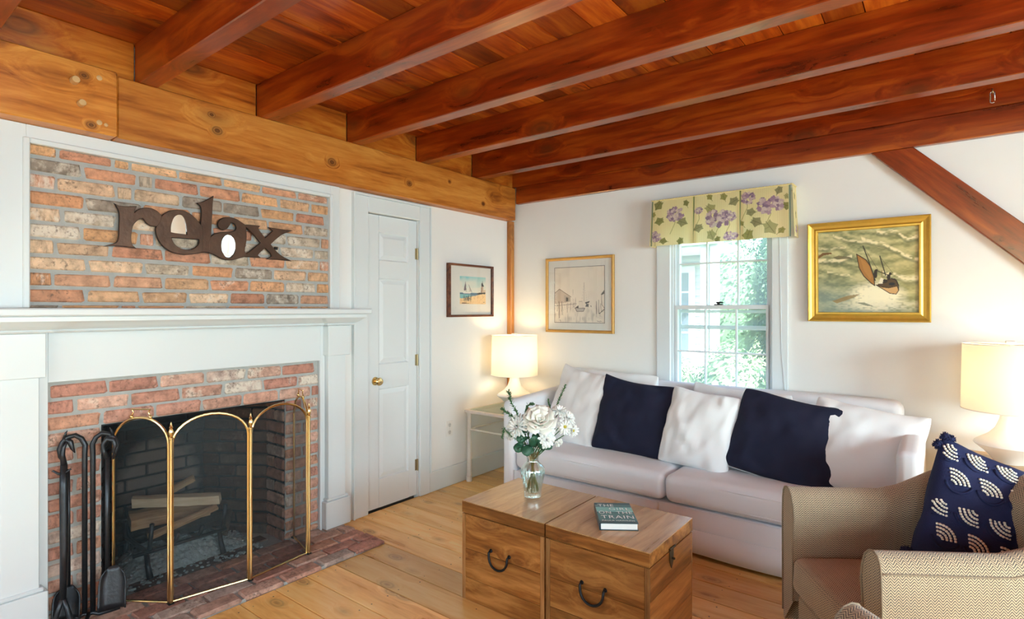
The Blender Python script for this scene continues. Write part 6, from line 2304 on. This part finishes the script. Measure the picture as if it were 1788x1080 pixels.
mum(974, 769, 0.050, 0.022, cam_dir * .4 - U_ * .3 + RD * .3, 'tight white bud hanging at the lower right of the bouquet', 39, 5, False, 'petal', 10, .4)
mum(914, 734, -0.01, 0.036, U_ * .7 - RD * .3 + cam_dir * .4, 'white chrysanthemum tucked behind the left blooms', 40, 4, False, 'petal', 15, .18)
mum(888, 757, 0.015, 0.030, cam_dir * .5 - RD * .8 - U_ * .1, 'small white chrysanthemum at the lower left edge of the bouquet', 41, 4, False, 'petal', 13, .16)

def sprig(pts, label, sd, leafy=True, size=0.017):
    top = fpt(*pts[-1])
    e = empty('sprig', fpt(*pts[0]))
    tag(e, label, 'greenery', 'green sprigs in the vase')
    path = stem_path(fpt(*pts[0]), sd)[:-1] + [fpt(*p) for p in pts]
    MB().tube(path, 0.0015, 5).build('stem', M['stem'], e, smooth=True)
    m = MB()
    rg = random.Random(sd)
    P_ = [fpt(*p) for p in pts]
    for i in range(len(P_) - 1):
        for k in range(7):
            c = P_[i].lerp(P_[i + 1], (k + .5) / 7)
            ax = (P_[i + 1] - P_[i]).normalized()
            for s in range(4):
                th = rg.random() * 2 * PI
                a, b = frame_of(ax)[1:]
                d_ = (a * math.cos(th) + b * math.sin(th)) * .8 + ax * .7
                petal_mesh(m, c, d_, ax, size * rg.uniform(.7, 1.4), size * .5, .12, .3)
    m.build('leaflets', M['sprig'], e, smooth=True, solid=0.0005)

sprig([(918, 765, .01), (905, 728, 0), (893, 702, -.01), (888, 685, -.01)], 'upright green sprig at the upper left of the bouquet', 51)
sprig([(915, 770, .02), (898, 730, .01), (878, 714, .01)], 'green sprig bending over the left edge of the bouquet', 52)
sprig([(925, 770, -.01), (916, 725, -.02), (922, 708, -.02), (930, 706, -.02)], 'curled green sprig behind the cream rose', 53, True, .014)
sprig([(950, 770, -.02), (972, 712, -.03), (980, 692, -.03), (988, 674, -.03)], 'tall feathery sprig at the upper right of the bouquet', 54, True, .012)
sprig([(945, 770, -.02), (962, 715, -.03), (958, 700, -.03)], 'short feathery sprig between the rose and the right blooms', 55, True, .012)
sprig([(920, 775, .03), (893, 758, .04), (880, 745, .04), (877, 760, .04)], 'pale airy sprig trailing at the left under the chrysanthemum', 56, True, .011)

for q, (a_, b_, L, W, lab) in enumerate((((928, 772, .05), (912, 788, .07), .062, .052, 'broad dark green leaf hanging over the left of the vase neck'), ((936, 775, .05), (928, 760, .07), .065, .055, 'broad dark leaf below the cream rose'), ((945, 778, .04), (962, 774, .05), .055, .035, 'dark leaf right of the vase neck'), ((915, 765, .04), (893, 784, .05), .065, .028, 'narrow dark leaf drooping at the lower left'), ((922, 760, .05), (902, 762, .06), .060, .035, 'dark leaf under the left chrysanthemum'), ((955, 750, .02), (972, 738, .03), .05, .032, 'dark leaf between rose and daisies'), ((935, 765, .02), (935, 750, .05), .05, .04, 'small dark leaf just beneath the rose'), ((920, 752, .03), (908, 744, .05), .05, .03, 'dark leaf between the left chrysanthemum and the rose'), ((948, 782, .05), (944, 766, .06), .06, .04, 'dark leaf standing in front of the vase neck'), ((918, 778, .05), (900, 778, .06), .06, .04, 'dark leaf spreading left below the blooms'))):
    p, t2 = fpt(*a_), fpt(*b_)
    e = empty('leaf_stem', p)
    e.name = 'flower_leaf'
    tag(e, lab, 'leaf', 'dark leaves in the bouquet')
    MB().tube(stem_path(p, 70 + q), 0.0015, 5).build('stem', M['stem'], e, smooth=True)
    m = MB()
    petal_mesh(m, p, t2 - p, cam_dir + U_ * .4, L, W, .12, .2)
    d0 = (t2 - p).normalized()
    petal_mesh(m, p + d0 * L * .15, d0 + RD * .7, cam_dir, L * .6, W * .5, .1, .2)
    petal_mesh(m, p + d0 * L * .15, d0 - RD * .7, cam_dir, L * .6, W * .5, .1, .2)
    m.build('blade', M['leaf'], e, smooth=True, solid=0.0008)
# ---- tweed armchairs
M['tweed_cord'] = plain('tweed_piping', (0.27, 0.21, 0.145), 0.95, var=0.5, vscale=300)
def chair_path():
    hw, rc, dep = 0.342, 0.25, 0.745
    pts = []
    for d in (0.0, 0.02, 0.06, 0.12, 0.20, 0.28, 0.36, 0.43, dep - rc):
        pts.append((d, hw))
    for k in range(1, 9):
        a = PI / 2 * k / 8
        pts.append((dep - rc + rc * math.sin(a), hw - rc + rc * math.cos(a)))
    half = pts + [(dep, 0.05)]
    return half + [(d, -s) for d, s in half[::-1]]

def build_chair(name, label, loc, rz):
    e = empty(name, loc, rz)
    tag(e, label, 'armchair', 'tweed armchairs')
    pts = [Vector((p[0], p[1], 0)) for p in chair_path()]
    n = len(pts)
    prof_n = None
    vs, fs, uvs = [], [], []
    arc_ = 0.0
    rows = []
    for i, p in enumerate(pts):
        t = (pts[min(i + 1, n - 1)] - pts[max(i - 1, 0)]).normalized()
        inw = Vector((t.y, -t.x, 0))           # to the inside of the U (path runs far arm -> back -> near arm)
        if inw.dot(Vector((0.33, 0, 0)) - p) < 0:
            inw = -inw
        if i:
            arc_ += (p - pts[i - 1]).length
        f = min(1, max(0, (p.x - 0.34) / 0.40))
        f = f * f * (3 - 2 * f)
        H_ = 0.655 + 0.135 * f
        th = 0.105 + 0.03 * f
        front = 1 - min(1, p.x / 0.02)
        prof = [(0.012, 0.105), (0.004, 0.115), (0.0, 0.14), (-0.004 - 0.004 * f, H_ - 0.16), (0.0, H_ - 0.055), (0.006, H_ - 0.024), (0.020, H_ - 0.006), (0.040, H_), (0.062, H_ - 0.006), (0.084, H_ - 0.026), (th - 0.006, H_ - 0.062), (th, H_ - 0.11), (th - 0.012 * (1 - f) + 0.012 * f, 0.42), (th - 0.010, 0.22)]
        vacc = 0.0
        for j, (o_, z_) in enumerate(prof):
            q = p + inw * (o_ + front * 0.0)
            if j:
                vacc += math.hypot(o_ - prof[j - 1][0], z_ - prof[j - 1][1])
            vs.append((q.x, q.y, z_))
            uvs.append((arc_, vacc))
        prof_n = len(prof)
    for i in range(n - 1):
        for j in range(prof_n - 1):
            a = i * prof_n + j
            fs.append((a, a + prof_n, a + prof_n + 1, a + 1))
    me = bpy.data.meshes.new('upholstered_shell')
    caps = [tuple(range(prof_n)), tuple((n - 1) * prof_n + j for j in range(prof_n))[::-1]]
    me.from_pydata(vs, [], fs + caps)
    uv = me.uv_layers.new(name='UVMap')
    nq = len(fs)
    for p in me.polygons:
        for li in p.loop_indices:
            vi = me.loops[li].vertex_index
            if p.index < nq:
                uv.data[li].uv = uvs[vi]
            else:
                uv.data[li].uv = (vs[vi][1], vs[vi][2])
        p.use_smooth = p.index < nq
    me.materials.append(M['tweed'])
    bm = bmesh.new()
    bm.from_mesh(me)
    bmesh.ops.recalc_face_normals(bm, faces=bm.faces)
    bm.to_mesh(me)
    bm.free()
    me.set_sharp_from_angle(angle=D(50))
    shell = bpy.data.objects.new('upholstered_shell', me)
    COL.objects.link(shell)
    shell.parent = e
    # piping round the front panels and a seam along the outside
    for i0 in (0, n - 1):
        loop = [vs[i0 * prof_n + j] for j in range(2, prof_n)]
        MB().tube([(v[0] - 0.002, v[1], v[2]) for v in loop], 0.0032, 6).build('front_piping', M['tweed_cord'], e, local=True, smooth=True)
    seam = [vs[i * prof_n + 4] for i in range(n)]
    MB().tube([(v[0], v[1] * 1.002, v[2] + 0.004) for v in seam], 0.0028, 6).build('seam_piping', M['tweed_cord'], e, local=True, smooth=True)
    cu_ = rbox((0.300, 0.234, 0.068), 0.035, 4, 8, crown=0.018, wr=0.003, wscale=6).move((0.283, 0, 0.338)).build('seat_cushion', M['tweed'], e, local=True, smooth=True, clean=True)
    box_uv(cu_)
    fr_ = MB().cbox(0.012, 0.60, -0.236, 0.236, 0.105, 0.253, 0.008).build('seat_rail', M['tweed'], e, local=True)
    box_uv(fr_)
    for (lx, ly) in ((0.06, 0.28), (0.06, -0.28), (0.62, 0.20), (0.62, -0.20)):
        MB().lathe([(0.014, 0.0), (0.022, 0.1045)], (lx, ly, 0), 12).build('leg', M['trunk_dark'], e, local=True)
    return e

build_chair('armchair', 'herringbone tweed armchair holding the navy patterned pillow', (-0.330, 2.215, 0.0), D(33.8))
build_chair('armchair', 'herringbone tweed armchair in the foreground showing only one rounded arm tip', (-0.372, 1.352, 0.0), D(-40.8))

# ---- navy pillow with stitched arcs
pw, ph = 0.485, 0.475
np_, PF = pillow('accent_pillow', pw, ph, 0.085, M['navy_knit'], (0.108, 2.505, 0.385), D(17), D(20), D(24), 12, (0.02, 0.0, 0, 0), pinch=.06, wr=.7, piping=False)
tag(np_, 'navy knit pillow with stitched white arcs and pompoms in the tweed armchair', 'pillow')
def surf(u, v, off):
    p = Vector(PF(u, v, 1))
    du = Vector(PF(min(1, u + .01), v, 1)) - Vector(PF(max(-1, u - .01), v, 1))
    dv = Vector(PF(u, min(1, v + .01), 1)) - Vector(PF(u, max(-1, v - .01), 1))
    nn_ = du.cross(dv).normalized()
    if nn_.y > 0:
        nn_ = -nn_
    return p + nn_ * off
rows_m = []
for r_i in range(6):
    for c_i in range(6):
        cu0 = -0.90 + 0.375 * c_i + (0.19 if r_i % 2 else 0)
        cv0 = 0.84 - 0.42 * r_i
        if abs(cu0) < 0.93 and abs(cv0) < 0.93:
            rows_m.append((cu0, cv0, r_i))
for cu0, cv0, r_i in rows_m:
    m = MB()
    rot0 = 10 if r_i % 2 else 190
    for ring in range(4):
        rad = 0.015 + 0.0125 * ring
        nst = 4 + 2 * ring
        for s in range(nst):
            a0 = D(rot0 + 95 * (s + .06) / nst)
            a1 = D(rot0 + 95 * (s + .94) / nst)
            pts_ = []
            for q in range(3):
                a = a0 + (a1 - a0) * q / 2
                ox = (rad * math.cos(a) + (0.022 if r_i % 2 else 0.022) * (-1 if r_i % 2 else 1)) / (pw / 2)
                oz = (rad * math.sin(a) + 0.02 * (-1 if r_i % 2 else 1)) / (ph / 2)
                u_, v_ = cu0 + ox, cv0 + oz
                if abs(u_) > .97 or abs(v_) > .97:
                    pts_ = []
                    break
                pts_.append(surf(u_, v_, 0.002))
            if pts_:
                m.tube(pts_, [0.0034, 0.0046, 0.0034], 5)
    if m.v:
        m.build('stitched_motif', M['thread'], np_, local=True, smooth=True)
    # scalloped knit edge under each motif
    sc_ = MB()
    pts_ = []
    for q in range(13):
        a = D(200 + 140 * q / 12)
        u_, v_ = cu0 + 0.17 * math.cos(a), cv0 + 0.02 + 0.20 * math.sin(a)
        if abs(u_) < .96 and abs(v_) < .96:
            pts_.append(surf(u_, v_, 0.001))
    if len(pts_) > 3:
        sc_.tube(pts_, 0.0045, 6).build('scalloped_edge', M['navy_knit'], np_, local=True, smooth=True)
def pompom(c, r, seed):
    rg = random.Random(seed)
    m = MB().ball(c, r * .8, 12, 8)
    for k in range(110):
        d_ = Vector((rg.gauss(0, 1), rg.gauss(0, 1), rg.gauss(0, 1))).normalized()
        p = Vector(c) + d_ * r * .7
        q = Vector(c) + d_ * r * rg.uniform(.95, 1.1)
        m.tube([p, q], [r * .10, r * .05], 4)
    m.build('pompom', M['navy_knit'], np_, local=True, smooth=True)
for (u_, v_, dx, dz, r) in ((-1, 1, .006, .004, .019), (-.86, 1, .0, .006, .016), (-1, .86, -.004, .0, .020), (-1, -1, -.004, .010, .026), (-.88, -1, .0, .004, .022), (-1, -.85, -.010, 0, .022), (1, 1, -.005, -.005, .02), (1, -1, -.005, .005, .022)):
    c = Vector(PF(u_, v_, 1)) + Vector((dx, 0, dz))
    pompom(c, r, int(u_ * 100 + v_ * 10 + r * 1000))

# ================================================================== OUTDOORS
GZ = -0.35
lawn = MB().box(-16, 8, YB + 0.16, 40, GZ - 0.1, GZ).build('ground_outside', M['lawn'])
tag(lawn, kind='structure')

def leaf_blob(name, label, cat, c, r3, count, size, mat, seed, group=None, blossoms=0, core=True):
    rg = random.Random(seed)
    e = empty(name, (c[0], c[1], GZ))
    tag(e, label, cat, group)
    m = MB()
    for k in range(count):
        d_ = Vector((rg.gauss(0, 1), rg.gauss(0, 1), rg.gauss(0, 1))).normalized()
        q = rg.uniform(.82, 1.08)
        p = Vector((c[0] + d_.x * r3[0] * q, c[1] + d_.y * r3[1] * q, c[2] + d_.z * r3[2] * q))
        if p.z < GZ + 0.02:
            continue
        a, b = frame_of(d_ + Vector((rg.uniform(-.6, .6), rg.uniform(-.6, .6), rg.uniform(-.6, .6))))[1:]
        s = size * rg.uniform(.6, 1.3)
        m.add([tuple(p - a * s), tuple(p - b * s * .5), tuple(p + a * s), tuple(p + b * s * .5)], [(0, 1, 2, 3)])
    if core:
        m.ball(c, 1.0, 20, 14, (r3[0] * .86, r3[1] * .86, r3[2] * .86))
    m.build('foliage', mat, e)
    MB().tube([(c[0], c[1], GZ), (c[0], c[1], c[2])], 0.05, 8).build('trunk', M['bark'], e)
    if blossoms:
        for k in range(blossoms):
            d_ = Vector((rg.uniform(-1, 1), -1.2, rg.uniform(-.2, .8))).normalized()
            p = Vector((c[0] + d_.x * r3[0], c[1] + d_.y * r3[1], c[2] + d_.z * r3[2]))
            bm_ = MB()
            for q in range(6):
                a, b = frame_of(d_)[1:]
                t2 = a * math.cos(q * PI / 3) + b * math.sin(q * PI / 3)
                petal_mesh(bm_, p, t2 + d_ * .4, d_, .04, .035, .1, .6)
            bm_.build('blossom', M['pink'], e)
    return e

for k, (hx, hy, hr, hz) in enumerate(((-4.15, 13.4, 1.1, 3.2), (-2.05, 13.0, 1.05, 3.4), (0.05, 12.8, 1.05, 3.3), (2.15, 13.0, 1.05, 3.4), (-6.3, 14.2, 1.05, 3.0), (-3.1, 15.2, 1.05, 3.6), (-1.0, 15.0, 1.05, 3.6))):
    leaf_blob('evergreen_tree', ['evergreen tree seen between the porch posts outside', 'tall evergreen filling the right of the window view', 'evergreen at the right edge of the window view', 'evergreen beyond the right window casing outside', 'evergreen behind the white porch outside', 'farther evergreen showing in the gap behind the two nearest ones', 'farther evergreen behind the right pair of evergreens'][k], 'tree', (hx, hy, GZ + hz / 2 + .3), (hr * .9, hr * .75, hz / 2 + .4), 6000, .05, M['hedge'], 90 + k, 'evergreens outside the window')
for k, (hx, hy, r, z, bl) in enumerate(((-2.75, 6.8, .42, .48, 0), (-1.95, 6.6, .40, .55, 8), (-1.15, 6.5, .40, .52, 0), (-2.35, 5.6, .34, .30, 5), (-1.65, 5.5, .34, .27, 0), (-0.95, 5.6, .34, .3, 0))):
    leaf_blob('garden_shrub', ['leafy shrub in front of the picket fence outside', 'flowering shrub in the middle of the garden bed outside', 'leafy shrub at the right of the garden bed outside', 'low flowering shrub below the window at left', 'low shrub directly below the window', 'low shrub below the window at right'][k], 'shrub', (hx, hy, GZ + z + .1), (r, r * .8, z + .12), 3000, .028, M['bush'], 120 + k, 'garden shrubs outside', bl)

# neighbouring wing with porch
hw_ = empty('porch_wing', (-4.2, 9.6, GZ))
tag(hw_, 'white clapboard house wing with porch seen through the window', 'building')
HWY = 9.3
wallm = MB().box(-7.5, -3.05, HWY + .03, HWY + .2, GZ, 2.75).build('wing_wall', M['ext_white'], hw_)
for k in range(26):
    z = GZ + 0.115 * k
    m = MB().add([(-7.5, HWY + .004, z), (-3.05, HWY + .004, z), (-3.05, HWY + .026, z + .12), (-7.5, HWY + .026, z + .12), (-7.5, HWY + .029, z), (-3.05, HWY + .029, z)], [(0, 1, 2, 3), (0, 4, 5, 1)])
    m.build('clapboard', M['siding'], wallm)
MB().box(-3.16, -3.0, HWY - .02, HWY + .22, GZ, 2.75).build('corner_board', M['ext_white'], hw_)
wo = MB().box(-3.95, -3.30, HWY - .03, HWY + .003, 0.55, 2.10).build('wing_window', M['ext_white'], hw_)
for i in range(2):
    for j in range(4):
        MB().box(-3.86 + .24 * i, -3.64 + .24 * i, HWY - .036, HWY - .031, 0.66 + .34 * j, .97 + .34 * j).build('pane', M['ext_dark'], wo)
rf = MB().add([(-7.5, 8.0, 2.45), (-2.55, 8.0, 2.45), (-2.55, 10.6, 3.55), (-7.5, 10.6, 3.55), (-7.5, 8.0, 2.55), (-2.55, 8.0, 2.55), (-2.55, 10.6, 3.65), (-7.5, 10.6, 3.65)], [(3, 2, 1, 0), (4, 5, 6, 7), (0, 1, 5, 4), (1, 2, 6, 5), (2, 3, 7, 6), (3, 0, 4, 7)]).build('porch_roof', M['roof'], hw_)
MB().box(-7.5, -2.5, 7.90, 8.02, 2.30, 2.56).build('fascia', M['ext_white'], hw_)
MB().tube([(-7.5, 7.86, 2.52), (-2.5, 7.86, 2.52)], 0.06, 8).build('gutter', M['ext_white'], hw_)
MB().box(-7.5, -2.52, 8.03, 9.28, 2.28, 2.34).build('porch_ceiling', M['ext_white'], hw_)
for px_ in (-2.72, -2.58):
    MB().cbox(px_ - .055, px_ + .055, 8.02, 8.13, GZ, 2.28, .01).build('porch_post', M['ext_white'], hw_)
MB().box(-7.5, -2.5, 8.0, 9.3, GZ, 0.0).build('porch_deck', M['ext_white'], hw_)
fe = empty('picket_fence', (-3.0, 7.4, GZ))
tag(fe, 'white picket fence in front of the porch outside', 'fence')
for zz in (0.15, 0.75):
    MB().box(-4.4, -2.4, 7.42, 7.46, GZ + zz, GZ + zz + .07).build('rail', M['ext_white'], fe)
pk = MB().add([(-.035, -.012, 0), (.035, -.012, 0), (.035, -.012, .95), (0, -.012, 1.02), (-.035, -.012, .95), (-.035, .012, 0), (.035, .012, 0), (.035, .012, .95), (0, .012, 1.02), (-.035, .012, .95)], [(0, 1, 2, 3, 4), (9, 8, 7, 6, 5), (0, 5, 6, 1), (1, 6, 7, 2), (2, 7, 8, 3), (3, 8, 9, 4), (4, 9, 5, 0)]).mesh('picket', M['ext_white'])
for k in range(15):
    inst('picket', pk, (-4.35 + .135 * k, 7.405, GZ), fe)
